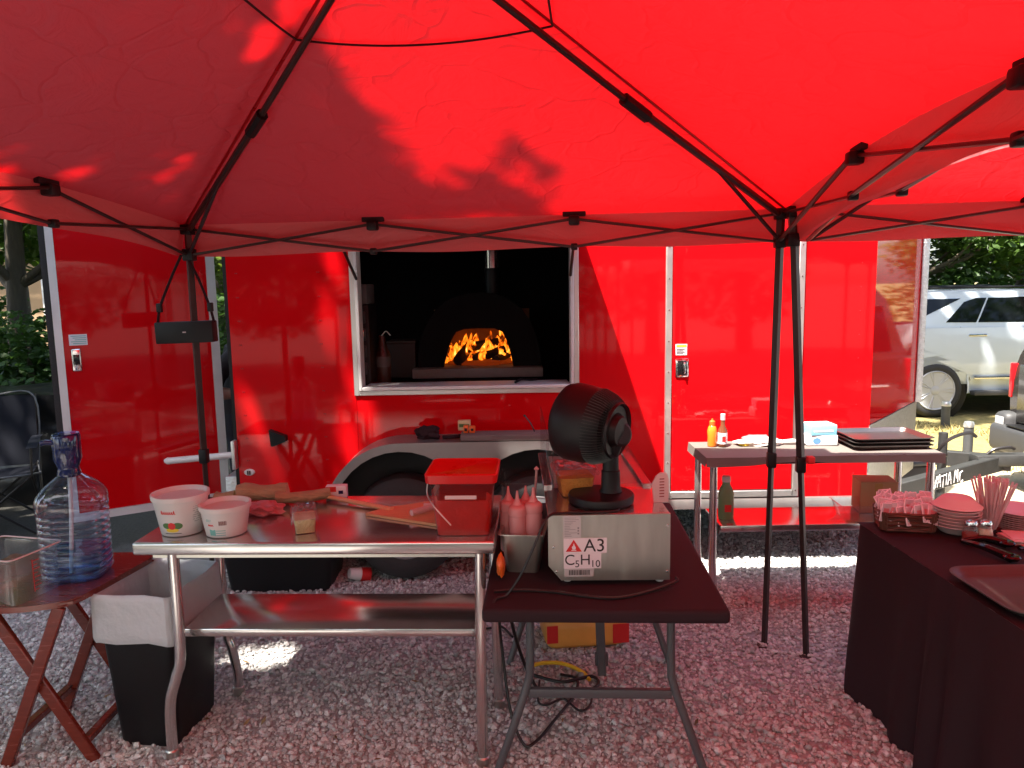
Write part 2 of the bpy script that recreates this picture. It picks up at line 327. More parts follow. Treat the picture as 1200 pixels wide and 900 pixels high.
# ground: grey gravel pad, dark dirt to the left, dimmed behind the camera, pale sand to the right
def ground_mat():
    m = mat('gravel_ground', (.3,.3,.3), .9); nt = m.node_tree; N = nt.nodes; L = nt.links; b = N['Principled BSDF']
    ge = N.new('ShaderNodeNewGeometry'); sx = N.new('ShaderNodeSeparateXYZ'); L.new(ge.outputs['Position'], sx.inputs[0])
    def nz(s, d=6):
        n = N.new('ShaderNodeTexNoise'); n.inputs['Scale'].default_value = s; n.inputs['Detail'].default_value = d; L.new(ge.outputs['Position'], n.inputs['Vector']); return n
    def mth(op, a, bb, cl=False):
        n = N.new('ShaderNodeMath'); n.operation = op; n.use_clamp = cl
        for i, q in enumerate((a, bb)):
            if isinstance(q, (int, float)): n.inputs[i].default_value = q
            else: L.new(q, n.inputs[i])
        return n.outputs[0]
    def mix(f, a, bb):
        n = N.new('ShaderNodeMix'); n.data_type = 'RGBA'; L.new(f, n.inputs[0])
        for i, q in ((6, a), (7, bb)):
            if isinstance(q, tuple): n.inputs[i].default_value = (*q, 1)
            else: L.new(q, n.inputs[i])
        return n.outputs[2]
    n1 = nz(1.3); n2 = nz(45); n3 = nz(6)
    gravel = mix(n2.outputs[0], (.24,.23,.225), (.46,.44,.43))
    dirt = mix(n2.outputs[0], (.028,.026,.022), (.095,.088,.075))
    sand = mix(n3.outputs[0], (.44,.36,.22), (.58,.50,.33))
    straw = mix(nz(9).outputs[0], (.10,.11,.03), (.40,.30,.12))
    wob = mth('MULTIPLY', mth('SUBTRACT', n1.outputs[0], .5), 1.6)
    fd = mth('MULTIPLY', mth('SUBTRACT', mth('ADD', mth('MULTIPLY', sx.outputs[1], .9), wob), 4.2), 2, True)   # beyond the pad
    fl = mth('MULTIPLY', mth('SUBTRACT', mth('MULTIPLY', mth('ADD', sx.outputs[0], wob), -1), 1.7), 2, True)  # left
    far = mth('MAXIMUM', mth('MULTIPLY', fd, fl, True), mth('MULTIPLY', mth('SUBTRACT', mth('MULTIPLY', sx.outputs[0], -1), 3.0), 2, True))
    back = mth('MULTIPLY', mth('SUBTRACT', mth('ADD', mth('MULTIPLY', sx.outputs[1], -1), wob), .6), 1.2, True)  # made-up dirt: darkens the ground behind the camera to mute its reflections
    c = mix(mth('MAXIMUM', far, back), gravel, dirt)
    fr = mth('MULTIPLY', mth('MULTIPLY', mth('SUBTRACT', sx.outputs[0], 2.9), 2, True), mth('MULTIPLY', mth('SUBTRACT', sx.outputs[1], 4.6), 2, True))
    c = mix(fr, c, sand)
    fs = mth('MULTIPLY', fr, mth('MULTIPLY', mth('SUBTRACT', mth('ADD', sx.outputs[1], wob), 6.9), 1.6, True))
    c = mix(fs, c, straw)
    L.new(c, b.inputs['Base Color'])
    bp = N.new('ShaderNodeBump'); bp.inputs['Strength'].default_value = .7; bp.inputs['Distance'].default_value = .02; L.new(n2.outputs[0], bp.inputs['Height']); L.new(bp.outputs[0], b.inputs['Normal'])
    return m
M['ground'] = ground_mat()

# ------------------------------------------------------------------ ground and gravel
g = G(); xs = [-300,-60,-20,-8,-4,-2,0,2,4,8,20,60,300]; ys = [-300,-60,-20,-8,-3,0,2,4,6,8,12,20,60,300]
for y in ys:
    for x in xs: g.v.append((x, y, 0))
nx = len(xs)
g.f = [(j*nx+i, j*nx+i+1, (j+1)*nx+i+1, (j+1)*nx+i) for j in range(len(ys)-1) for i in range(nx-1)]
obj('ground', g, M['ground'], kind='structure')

def bulk(name, V, F, m, kind=None, sharp=0):
    me = bpy.data.meshes.new(name); nf, k = F.shape
    me.vertices.add(len(V)); me.vertices.foreach_set('co', V.astype(np.float32).ravel())
    me.loops.add(nf*k); me.loops.foreach_set('vertex_index', F.astype(np.int32).ravel())
    me.polygons.add(nf); me.polygons.foreach_set('loop_start', np.arange(0, nf*k, k, dtype=np.int32))
    try: me.polygons.foreach_set('loop_total', np.full(nf, k, dtype=np.int32))
    except Exception: pass
    me.update(calc_edges=True); me.materials.append(m)
    me.polygons.foreach_set('use_smooth', np.zeros(nf, dtype=bool))
    return me
def rotmats(n, full=True):
    q = rng.normal(size=(n, 4)); q /= np.linalg.norm(q, axis=1)[:, None]; w, x, y, z = q.T
    return np.stack([1-2*(y*y+z*z), 2*(x*y-z*w), 2*(x*z+y*w), 2*(x*y+z*w), 1-2*(x*x+z*z), 2*(y*z-x*w), 2*(x*z-y*w), 2*(y*z+x*w), 1-2*(x*x+y*y)], 1).reshape(n, 3, 3)
b = bmesh.new(); bmesh.ops.create_icosphere(b, subdivisions=1, radius=1); b.verts.index_update()
ICV = np.array([v.co[:] for v in b.verts]); ICF = np.array([[v.index for v in f.verts] for f in b.faces]); b.free()
N_ST = 122000
px = rng.uniform(-2.9, 3.3, N_ST); py = 1.9 + 3.9*rng.uniform(0, 1, N_ST)**1.25
keep = ~((px < -1.9) & (py > 4.3)) & (np.abs(px) < py*.74+.35); px, py = px[keep], py[keep]; n = len(px)
sz = np.clip(rng.lognormal(math.log(.0086), .34, n), .0045, .0185)
Rm = rotmats(n); sc = rng.uniform(.6, 1.15, (n, 1, 3)); jit = rng.uniform(.75, 1.2, (n, len(ICV), 1))
V = np.einsum('nij,nkj->nki', Rm, ICV[None]*jit*sc)*sz[:, None, None]
V[..., 2] *= .8
V += np.stack([px, py, sz*rng.uniform(.15, .75, n)], 1)[:, None, :]
F = (ICF[None]+(np.arange(n)*len(ICV))[:, None, None]).reshape(-1, 3)
o = bpy.data.objects.new('gravel', bulk('gravel', V.reshape(-1, 3), F, M['gravel'])); COL.objects.link(o); tag(o, 'grey crushed stone gravel spread under the tables', 'gravel', kind='stuff')

# scraps of leaf and dust blown over the gravel
n = 170; px = rng.uniform(-2.6, 2.9, n); py = rng.uniform(2.2, 5.2, n); a = rng.uniform(0, 6.28, n); sz = rng.uniform(.008, .022, n)
p = np.stack([px, py, rng.uniform(.014, .024, n)], 1); d = np.stack([np.cos(a), np.sin(a), rng.normal(0, .25, n)], 1)*sz[:, None]; e = np.stack([-np.sin(a), np.cos(a), rng.normal(0, .25, n)], 1)*sz[:, None]*.45
V = np.stack([p-d, p+e, p+d, p-e], 1).reshape(-1, 3); F = np.arange(n*4).reshape(-1, 4)
o = bpy.data.objects.new('leaf_litter', bulk('leaf_litter', V, F, mat('dry_leaf', (.20,.13,.06), .8, island=.6))); COL.objects.link(o); tag(o, 'scraps of dry leaf scattered on the gravel', 'leaves', kind='stuff')

# straw and grass in the sunny strip beyond the trailer's tongue
n = 9000; px = rng.uniform(3.3, 9.5, n); py = rng.uniform(6.6, 9.3, n)
cl = np.array([mnoise.noise(Vector((a*1.1, c*1.9, 3))) for a, c in zip(px, py)]); k = cl > -.12; px, py = px[k], py[k]; n = len(px)
a = rng.uniform(0, 6.28, n); h = rng.uniform(.02, .09, n); w = .006; lean = rng.normal(0, .06, (n, 2))
p = np.stack([px, py, np.zeros(n)], 1); d = np.stack([np.cos(a)*w, np.sin(a)*w, np.zeros(n)], 1)
top = p + np.stack([lean[:, 0], lean[:, 1], h], 1)
V = np.stack([p-d, p+d, top], 1).reshape(-1, 3); F = np.arange(n*3).reshape(-1, 3)
o = bpy.data.objects.new('grass', bulk('grass', V, F, M['litter'])); COL.objects.link(o); tag(o, 'dry straw and short grass on the sunny ground by the bollard', 'grass', kind='stuff')

# ------------------------------------------------------------------ food trailer
WY = 4.55; XR = -1.72; XF = 2.22; ZB = .44; ZT = 2.55; FY = 6.35; MY = 5.45
T = thing('food_trailer', 'glossy red enclosed food trailer with open serving window and side door', 'trailer', (0, WY, 0), world=True)
wx0, wx1, wz0, wz1 = -.945, .385, 1.175, 2.09        # window opening
dx0, dx1, dz0, dz1 = .985, 1.745, .505, 2.30         # side door
obj('red_side_panel', G().box(XR, wx0-.02, WY, WY+.04, ZB, ZT), M['red_paint'], T)
obj('red_side_panel', G().box(wx0-.018, wx1+.018, WY, WY+.04, ZB, wz0-.02), M['red_paint'], T); obj('red_side_panel', G().box(wx0-.018, wx1+.018, WY, WY+.04, wz1+.02, ZT), M['red_paint'], T)
g = G().box(wx1+.02, dx0-.042, WY, WY+.04, ZB, ZT); obj('red_side_panel', g, M['red_paint'], T)
g = G().box(dx1+.042, XF, WY, WY+.04, ZB, ZT); obj('red_side_panel', g, M['red_paint'], T)
obj('red_side_panel', G().box(dx0-.04, dx1+.04, WY, WY+.04, dz1+.045, ZT), M['red_paint'], T)
# bottom rail
g = G().rbox(XR-.01, XF+.005, WY-.014, WY+.03, ZB-.055, ZB+.012, .004); obj('bottom_rail', g, M['alu'], T)
# window frame: two stepped aluminium profiles and a deep sill
def frame(x0, x1, z0, z1, w, y0, y1):
    g = G(); g.rbox(x0-w, x0, y0, y1, z0-w, z1+w, .003, 1); g.rbox(x1, x1+w, y0, y1, z0-w, z1+w, .003, 1)
    g.rbox(x0+.0005, x1-.0005, y0, y1, z1, z1+w, .003, 1); g.rbox(x0+.0005, x1-.0005, y0, y1, z0-w, z0, .003, 1); return g
wf = obj('window_frame', frame(wx0, wx1, wz0, wz1, .030, WY-.012, WY+.05), M['alu'], T)
obj('frame_lip', frame(wx0+.022, wx1-.022, wz0+.022, wz1-.022, .0215, WY-.022, WY+.09), M['alu_white'], wf)
obj('window_sill', G().rbox(wx0+.03, wx1-.03, WY-.018, WY+.22, wz0+.003, wz0+.021, .003), M['alu_white'], wf)
# awning flap held open above the window, its struts
fl = obj('awning_flap', G().box(wx0-.02, wx1+.03, WY-.72, WY-.012, wz1+.055, wz1+.085, Matrix.Translation((0, WY, wz1)) @ Matrix.Rotation(R(-3), 4, 'X') @ Matrix.Translation((0, -WY, -wz1))), M['red_paint'], T)
for x in (wx0+.015, wx1-.02):
    obj('flap_strut', G().tube([(x, WY-.02, 1.86), (x-.01, WY-.55, 2.15)], .009), M['black_metal'], T)
# side door, its frame, latch, warning sticker, hinges
d = obj('entry_door', G().rbox(dx0, dx1, WY-.006, WY+.03, dz0, dz1, .003, 1), M['red_paint'], T)
g = G(); g.rbox(dx0-.041, dx0-.003, WY-.018, WY+.02, dz0-.045, dz1+.045, .003, 1); g.rbox(dx1+.003, dx1+.041, WY-.018, WY+.02, dz0-.045, dz1+.045, .003, 1)
g.rbox(dx0-.0025, dx1+.0025, WY-.018, WY+.02, dz0-.045, dz0-.004, .003, 1); g.rbox(dx0-.0025, dx1+.0025, WY-.018, WY+.02, dz1+.004, dz1+.045, .003, 1)
df = obj('door_frame', g, M['alu'], T)
g = G()
for x, z0_, z1_ in ((dx0-.022, .5, 2.3), (dx1+.022, .5, 2.3)):
    for z in np.arange(z0_, z1_, .19): g.lathe([(.005, 0), (.0045, .003), (0, .004)], 6, Matrix.Translation((x, WY-.018, z)) @ Matrix.Rotation(R(90), 4, 'X'))
obj('screw', g, M['chrome'], df)
h = obj('door_latch', G().rbox(1.005, 1.088, WY-.016, WY, 1.225, 1.345, .008), M['chrome'], d)
obj('latch_recess', G().rbox(1.018, 1.076, WY-.0185, WY-.012, 1.24, 1.33, .006), M['black_gloss'], d)
obj('latch_paddle', G().rbox(1.052, 1.066, WY-.034, WY-.0188, 1.25, 1.322, .004), M['chrome'], d)
st = obj('warning_sticker', G().rbox(1.008, 1.078, WY-.0085, WY-.006, 1.362, 1.43, .001, 1), M['sticker'], d)
obj('print', G().box(1.012, 1.074, WY-.0105, WY-.0087, 1.414, 1.426), M['yellow'], d)
g = G()
for i in range(4): g.box(1.014, 1.014+.05-.008*(i % 2), WY-.010, WY-.0087, 1.398-.009*i, 1.401-.009*i)
obj('print', g, M['ink'], d)
# rivets on the red sheets
g = G()
for x in (-1.665, -1.655, -1.17, -1.16, 2.135):
    for z in np.arange(.6, 2.5, .145): g.lathe([(.0045, 0), (.003, .002), (0, .0026)], 6, Matrix.Translation((x, WY, z)) @ Matrix.Rotation(R(90), 4, 'X'))
obj('rivet', g, M['red_dark'], T, kind='stuff')
# marker light and small inlet
g = G(); g.prism([(-1.505,.945),(-1.455,.925),(-1.405,.905),(-1.405,.872),(-1.485,.842),(-1.497,.845)], WY-.05, WY, 'xz'); obj('hose_cover', g, M['black'], T)
g = G().lathe([(.038,0),(.038,.006),(.03,.014),(0,.014)], 20, Matrix.Translation((-1.655, WY, .672)) @ Matrix.Rotation(R(90), 4, 'X') @ Matrix.Diagonal((.9,.55,1,1))); pi = obj('power_inlet', g, M['white'], T)
g = G().box(-1.665,-1.658,WY-.02,WY-.013,.66,.684); g.box(-1.652,-1.645,WY-.02,WY-.013,.66,.684); obj('socket_slot', g, M['black'], pi)
# V nose with tread plate stone guard
NX = 3.0
def wallp(x0, y0, x1, y1, z0, z1, t=.03):
    dx, dy = x1-x0, y1-y0; L = math.hypot(dx, dy); nx_, ny_ = -dy/L*t, dx/L*t
    return G().prism([(x0,y0),(x1,y1),(x1+nx_,y1+ny_),(x0+nx_,y0+ny_)], z0, z1, 'xy')
obj('nose_panel', wallp(XF+.004, WY+.002, NX, MY, .905, ZT), M['red_paint'], T)
obj('nose_panel', wallp(NX, MY+.004, XF+.004, FY, .905, ZT), M['red_paint'], T)
obj('stone_guard', wallp(XF+.008, WY-.002, NX+.004, MY-.004, ZB-.05, .90, .035), M['diamond'], T)
obj('stone_guard', wallp(NX+.004, MY+.004, XF+.008, FY, ZB-.05, .90, .035), M['diamond'], T)
obj('nose_trim', G().rbox(NX-.03, NX+.022, MY-.045, MY+.045, .90, ZT, .008), M['diamond'], T)
# roof, floor, interior
obj('roof', G().prism([(XR,WY+.01),(XF,WY+.01),(NX-.02,MY),(XF,FY),(XR,FY)], ZT+.002, ZT+.06, 'xy'), M['alu_white'], T)
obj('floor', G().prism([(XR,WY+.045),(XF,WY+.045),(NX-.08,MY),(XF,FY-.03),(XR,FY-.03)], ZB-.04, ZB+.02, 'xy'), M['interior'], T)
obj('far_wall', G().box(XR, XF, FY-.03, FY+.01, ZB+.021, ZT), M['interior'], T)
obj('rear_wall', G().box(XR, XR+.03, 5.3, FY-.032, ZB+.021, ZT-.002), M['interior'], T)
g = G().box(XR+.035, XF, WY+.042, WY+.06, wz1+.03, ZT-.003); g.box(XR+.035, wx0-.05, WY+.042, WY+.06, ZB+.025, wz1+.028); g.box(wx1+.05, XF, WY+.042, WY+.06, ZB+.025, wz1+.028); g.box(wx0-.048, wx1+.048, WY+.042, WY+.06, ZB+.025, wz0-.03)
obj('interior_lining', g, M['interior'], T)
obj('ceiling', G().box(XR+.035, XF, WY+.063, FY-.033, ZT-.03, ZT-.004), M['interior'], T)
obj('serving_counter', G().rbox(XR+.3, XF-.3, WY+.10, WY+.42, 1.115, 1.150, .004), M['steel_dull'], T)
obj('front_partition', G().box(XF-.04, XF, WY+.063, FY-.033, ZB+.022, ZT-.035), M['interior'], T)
# rear barn door, swung open to the left
A = Vector((-1.955, 4.83, 0)); B = Vector((-2.655, 4.40, 0)); u = (B-A).normalized(); nrm = Vector((u.y, -u.x, 0))
if nrm.y > 0: nrm = -nrm
mB = Matrix(((u.x, nrm.x, 0, A.x), (u.y, nrm.y, 0, A.y), (0, 0, 1, 0), (0, 0, 0, 1))); Wd = (B-A).length
rd = obj('rear_door', G().box(.0, Wd, -.03, .0, .47, 2.45, mB), M['red_paint'], T)
g = G(); g.box(-.052, -.001, -.034, .012, .42, 2.5, mB); g.box(Wd+.001, Wd+.042, -.034, .012, .42, 2.5, mB); g.box(-.0005, Wd+.0005, -.034, .012, .42, .468, mB); g.box(-.0005, Wd+.0005, -.034, .012, 2.452, 2.5, mB)
obj('door_trim', g, M['alu_white'], rd)
obj('rubber_seal', G().box(Wd+.043, Wd+.075, -.04, .0, .45, 2.48, mB), M['rubber'], rd)
obj('door_latch', G().rbox(Wd-.085, Wd-.035, .001, .016, 1.34, 1.475, .016, 3, mB), M['chrome'], rd)
obj('latch_recess', G().rbox(Wd-.076, Wd-.044, .0165, .019, 1.38, 1.44, .006, 2, mB), M['black_gloss'], rd)
obj('warning_sticker', G().box(Wd-.125, Wd-.03, .0005, .003, 1.495, 1.56, mB), M['sticker'], rd)
g = G()
for i in range(5): g.box(Wd-.12, Wd-.04-.01*(i % 3), .0035, .005, 1.548-.011*i, 1.552-.011*i, mB)
obj('print', g, M['teal'], rd)
# stabiliser bar across the gap, rear corner post
hb = obj('door_hold_bar', G().tube([(-2.13, 4.50, .765), (-1.73, 4.53, .79)], .021, 14), M['alu_white'], T)
obj('bar_cap', G().lathe([(.022,0),(.022,.012),(.012,.03),(0,.032)], 14, Matrix.Translation((-2.128,4.50,.765)) @ Matrix.Rotation(R(-90), 4, 'Y')), M['white'], hb)
obj('bar_plate', G().rbox(-1.745, -1.722, 4.50, 4.56, .70, .88, .004), M['alu'], hb)
obj('rear_corner_post', G().box(XR-.022, XR-.001, WY+.0, WY+.09, ZB-.05, ZT), M['black'], T)
obj('rear_sill', G().rbox(XR-.10, XR-.024, WY+.02, FY-.05, ZB-.07, ZB+.20, .006), M['diamond'], T)
# tandem fender
cz = .43
out = arc(-.67, cz, .465, 178, 90, 12) + arc(.14, cz, .465, 90, 2, 12)
inn = arc(.14, cz, .415, 2, 176, 16) + arc(-.67, cz, .415, 4, 178, 16)
fe = obj('fender', G().prism(out + inn, 4.285, 4.292, 'xz'), M['fender'], T)
top2 = arc(-.67, cz, .4645, 178, 90, 12) + arc(.14, cz, .4645, 90, 2, 12)
g = G().grid(lambda u_, v_: (top2[int(round(u_*(len(top2)-1)))][0], 4.2925+v_*(WY-.003-4.2925), top2[int(round(u_*(len(top2)-1)))][1]), len(top2)-1, 1)
obj('fender_top', g, M['fender'], fe)
obj('wheel_well', G().prism([(-1.12,.25)]+arc(-.67, cz, .455, 178, 90, 10) + arc(.14, cz, .455, 90, 2, 10)+[(.59,.25)], WY-.012, WY-.003, 'xz'), M['black'], T)
def wheel(name, c, r, rr, w, parent, spokes=8, m_r=None):
    m = Matrix.Translation(c) @ Matrix.Rotation(R(90), 4, 'X')
    wq = bpy.data.objects.new(name, None); COL.objects.link(wq); wq.parent = parent
    g = G().lathe([(rr*.97,-w*.5),(rr+.02,-w*.5),(r*.88,-w*.5),(r*.97,-w*.40),(r,-w*.25),(r,w*.25),(r*.97,w*.40),(r*.88,w*.5),(rr+.02,w*.5),(rr*.97,w*.46),(rr*.95,0)], 40, m)
    obj('tyre', g, M['rubber'], wq)
    g = G().lathe([(rr*.97,w*.45),(rr*.93,w*.47),(rr*.88,w*.36),(rr*.80,w*.24),(rr*.45,w*.30),(rr*.3,w*.34),(rr*.28,w*.42),(0,w*.42)], 32, m)
    obj('rim', g, m_r or M['rim'], wq)
    g = G()
    for i in range(spokes):
        a_ = 2*math.pi*i/spokes; g.lathe([(rr*.10, w*.285+.012),(0,w*.285+.013)], 10, m @ Matrix.Translation((rr*.62*math.cos(a_), rr*.62*math.sin(a_), 0)))
    obj('rim_hole', g, M['black'], wq); return wq
for x in (-.67, .14): wheel('wheel', (x, 4.448, .345), .325, .20, .17, T)
# tongue with hand painted lettering, coupler, jack
to = obj('tongue', G().rbox(0, 1.52, -.035, .035, .36, .475, .006, 1, Matrix.Translation((2.42, 4.70, 0)) @ Matrix.Rotation(math.atan2(.80, 1.30), 4, 'Z')), M['tongue'], T)
obj('tongue', G().rbox(0, 1.52, -.035, .035, .36, .475, .006, 1, Matrix.Translation((2.42, 6.20, 0)) @ Matrix.Rotation(-math.atan2(.75, 1.30), 4, 'Z')), M['tongue'], T)
cp = obj('coupler', G().rbox(3.45, 3.93, 5.39, 5.51, .40, .49, .02), M['tongue'], T)
obj('coupler_ball', G().lathe([(.055,-.03),(.06,.0),(.052,.03),(.03,.052),(0,.06)], 16, Matrix.Translation((3.90,5.45,.49))), M['chrome'], cp)
obj('coupler_lever', G().tube(spline([(3.55,5.44,.49),(3.60,5.43,.53),(3.70,5.42,.545),(3.74,5.42,.53)], 5), .012), M['black_metal'], cp)
jk = obj('tongue_jack', G().tube([(3.22,5.45,.02),(3.22,5.45,.66)], .032, 12), M['tongue'], T)
obj('crank_handle', G().tube(spline([(3.22,5.40,.50),(3.10,5.33,.52),(3.16,5.28,.64),(3.30,5.28,.69),(3.36,5.28,.66)], 6), .013), M['black_metal'], jk)
obj('jack_foot', G().lathe([(.08,0),(.08,.012),(.035,.02)], 14, Matrix.Translation((3.22,5.45,.0))), M['tongue'], jk)
# lettering: brush strokes on the near face of the beam  "ZYATIA MC"
stro = {'Z': [[(0,1),(.8,1),(.25,.5),(.75,.5),(.6,.12),(.1,0)]], 'Y': [[(0,1),(.35,.5)],[(.8,1.05),(.3,0)]], 'A': [[(0,0),(.4,1.05),(.75,0)],[(.15,.4),(.65,.42)]],
        'T': [[(0,1),(.9,1.05)],[(.45,1.02),(.4,0)]], 'I': [[(.2,1),(.22,0)]], 'M': [[(0,0),(.1,1.1),(.4,.35),(.7,1.1),(.8,0)]], 'C': [[(.65,.95),(.15,.8),(.05,.2),(.6,-.05),(.95,.15)]]}
bd = Vector((1.30, .80, 0)).normalized(); bn = Vector((bd.y, -bd.x, 0)); bo = Vector((2.42, 4.70, 0)) + bn*.0365
g = G(); xx = .45
for ch in 'ZYATIA MC':
    if ch == ' ': xx += .035; continue
    for st_ in stro[ch]:
        P_ = [bo + bd*(xx + .052*a_ + .004*math.sin(9*a_+xx*40)) + Vector((0,0,.374+.082*b_ + .006*math.sin(xx*50))) for a_, b_ in st_]
        g.tube(spline(P_, 4) if len(P_) > 2 else P_, .0052, 6, flat=.5)
    xx += {'I': .032, 'M': .062}.get(ch, .05)
obj('lettering', g, M['white_paint'], to, label='white hand painted lettering on the tongue beam')

# things on the fender
BL = thing('fender_board', 'grey weathered plank lying along the top of the tandem fender', 'board', (0,0,0), world=True)
obj('plank', G().rbox(-.31, .25, 4.29, 4.43, .8975, .935, .006), mat('grey_plank', (.16,.13,.12), .7, var=.3, vscale=9, stretch=(1,9,9), bump=.3, bscale=40), BL)
g = G()
def blob(c, s, seed, amp=.25, sub=3):
    b = bmesh.new(); bmesh.ops.create_icosphere(b, subdivisions=sub, radius=1)
    for v in b.verts:
        k_ = 1 + amp*mnoise.noise(Vector(v.co)*1.7 + Vector((seed*7.1, 0, 0))) + amp*.5*mnoise.noise(Vector(v.co)*4 + Vector((0, seed*3.3, 0)))
        v.co = Vector((c[0]+v.co.x*s[0]*k_, c[1]+v.co.y*s[1]*k_, c[2]+max(v.co.z, -.75)*s[2]*k_))
    q = G().bm(b); b.free(); return q
tag(obj('black_gloves', blob((-.52, 4.42, .925), (.075, .05, .045), 3, .5), M['black_cloth'], world=(-.52,4.42,.89)), 'crumpled black work gloves on the left end of the fender', 'gloves')
g = G().tube(spline([(-.42,4.40,.905),(-.36,4.37,.912),(-.30,4.42,.91),(-.24,4.38,.945)], 6), .012, 7)
tag(obj('black_strap', g, M['black_cloth'], world=(-.36,4.4,.9)), 'black strap trailing along the fender beside the plank', 'strap')
CL = thing('orange_clip', 'small orange plastic clip lying on the fender board', 'clip', (-.26,4.37,.936))
g = G(); g.rbox(-.035,-.006,-.018,.018,0,.045,.004); g.rbox(.0,.035,-.018,.018,0,.04,.004); obj('clip_body', g, M['orange'], CL)
obj('clip_hole', G().rbox(-.029,-.012,-.0195,-.016,.012,.03,.002), M['black'], CL); obj('clip_hole', G().rbox(.01,.026,-.0195,-.016,.012,.028,.002), M['black'], CL)
PB = thing('small_carton', 'small pale yellow carton standing on the fender against red wall', 'carton', (-.295,4.46,.936)); obj('carton', G().rbox(-.038,.038,-.02,.02,0,.06,.003), mat('pale_carton', (.62,.52,.28), .6), PB)
obj('print', G().box(-.03,.03,-.0215,-.0205,.02,.04), M['green'], PB)
tag(obj('metal_hook', G().tube(spline([(.13,4.36,.937),(.11,4.37,.98),(.08,4.39,1.02),(.07,4.4,1.03)], 5), [.004]*12+[.007]*4, 6), M['black_metal'], world=(.1,4.36,.937)), 'thin metal hook leaning on the fender board', 'hook')

# ------------------------------------------------------------------ oven and things inside the trailer
OV = thing('pizza_oven', 'black domed wood fired pizza oven glowing behind the serving window', 'oven', (-.235, 5.40, 0), world=True)
hz = 1.222
def domep(s=1, k=0): return [(-.235 + s*x, hz + (z*s)) for x, z in [(-.452,0),(-.45,.08),(-.43,.19),(-.385,.31),(-.32,.41),(-.22,.49),(-.11,.53),(0,.54),(.11,.53),(.22,.49),(.32,.41),(.385,.31),(.43,.19),(.45,.08),(.452,0)]]
opn = [(-.497,hz),(-.470,hz+.10),(-.44,hz+.19),(-.40,hz+.255),(-.34,hz+.275),(-.22,hz+.28),(-.12,hz+.275),(-.06,hz+.25),(-.035,hz+.19),(-.008,hz+.10),(.012,hz)]
DM = mat('oven_black_shell', (.004,.0035,.004), .6, bump=.1, bscale=60, spec=.1)
sh = obj('oven_shell', G().prism(domep() + opn[::-1], 5.40, 5.43, 'xz'), DM, OV, sharp=50)
dp = domep()
g = G().grid(lambda u_, v_: (dp[int(round(u_*14))][0] * (1-.12*v_**3) + -.235*.12*v_**3, 5.4305+v_*.75, hz+(dp[int(round(u_*14))][1]-hz)*(1-.25*v_**3)), 14, 6); obj('dome', g, DM, OV)
ot = opn
g = G().grid(lambda u_, v_: (-.235+(ot[int(round(u_*10))][0]+.235)*(1+.35*min(1, v_*3)), 5.431+v_*.6, hz+.003+(ot[int(round(u_*10))][1]-hz)*(1+.3*min(1, v_*3))), 10, 6)
obj('oven_chamber', g, M['firebrick'], OV)
obj('chamber_back', G().box(-.62, .15, 6.02, 6.03, hz+.002, hz+.4), M['firebrick'], OV)
obj('hearth_slab', G().rbox(-.715, .225, 5.30, 6.15, 1.152, hz-.002, .006), mat('grey_hearth', (.20,.18,.165), .7, var=.2, vscale=30, bump=.3, bscale=80), OV)
obj('oven_stand', G().box(-.69, .20, 5.34, 6.12, ZB+.021, 1.150), M['interior'], OV)
ch = obj('chimney', G().lathe([(.062,hz+.50),(.062,1.935)], 20, Matrix.Translation((-.13,5.62,0))), M['black'], OV)
obj('flue_pipe', G().lathe([(.058,1.936),(.058,ZT-.04)], 24, Matrix.Translation((-.13,5.62,0))), M['steel'], ch)
obj('ember_bed', blob((-.235,5.68,hz+.01), (.27,.2,.03), 5, .3), M['ember'], OV)
for i, (a_, b_, r_) in enumerate((((-.40,5.52,hz+.03),(-.30,5.75,hz+.15),.042), ((-.30,5.58,hz+.035),(-.05,5.66,hz+.10),.038), ((-.12,5.56,hz+.03),(-.02,5.78,hz+.05),.035), ((-.34,5.62,hz+.12),(-.1,5.7,hz+.16),.034))):
    g = G().tube([Vector(a_).lerp(Vector(b_), t_) for t_ in (0,.3,.6,1)], [r_, r_*1.1, r_*.95, r_*.9], 9)
    tag(obj('burning_log', g, M['char'], world=a_), ['charred log leaning up at the left of the oven fire', 'charred log lying across the middle of the oven fire', 'charred log lying flat at the right of the oven fire', 'charred log on top of the burning pile in the oven'][i], 'log', 'burning logs in the oven')
FI = thing('oven_fire', 'orange flames burning inside the domed pizza oven', 'fire', (-.235,5.7,hz), world=True)
for i in range(16):
    x = -.235 + (i-7.5)*.034 + random.uniform(-.015,.015); y = 5.62+random.uniform(-.06,.22); hh = random.uniform(.14,.26); w_ = random.uniform(.05,.085)
    P_ = [(x+.018*math.sin(i*2.1+t_*4)*t_, y, hz+.01+hh*t_) for t_ in np.linspace(0,1,8)]
    obj('flame', G().tube(P_, [w_*(.55+.9*t_-1.43*t_**2.2)+.002 for t_ in np.linspace(0,1,8)], 10, flat=.5), M['fire'], FI)
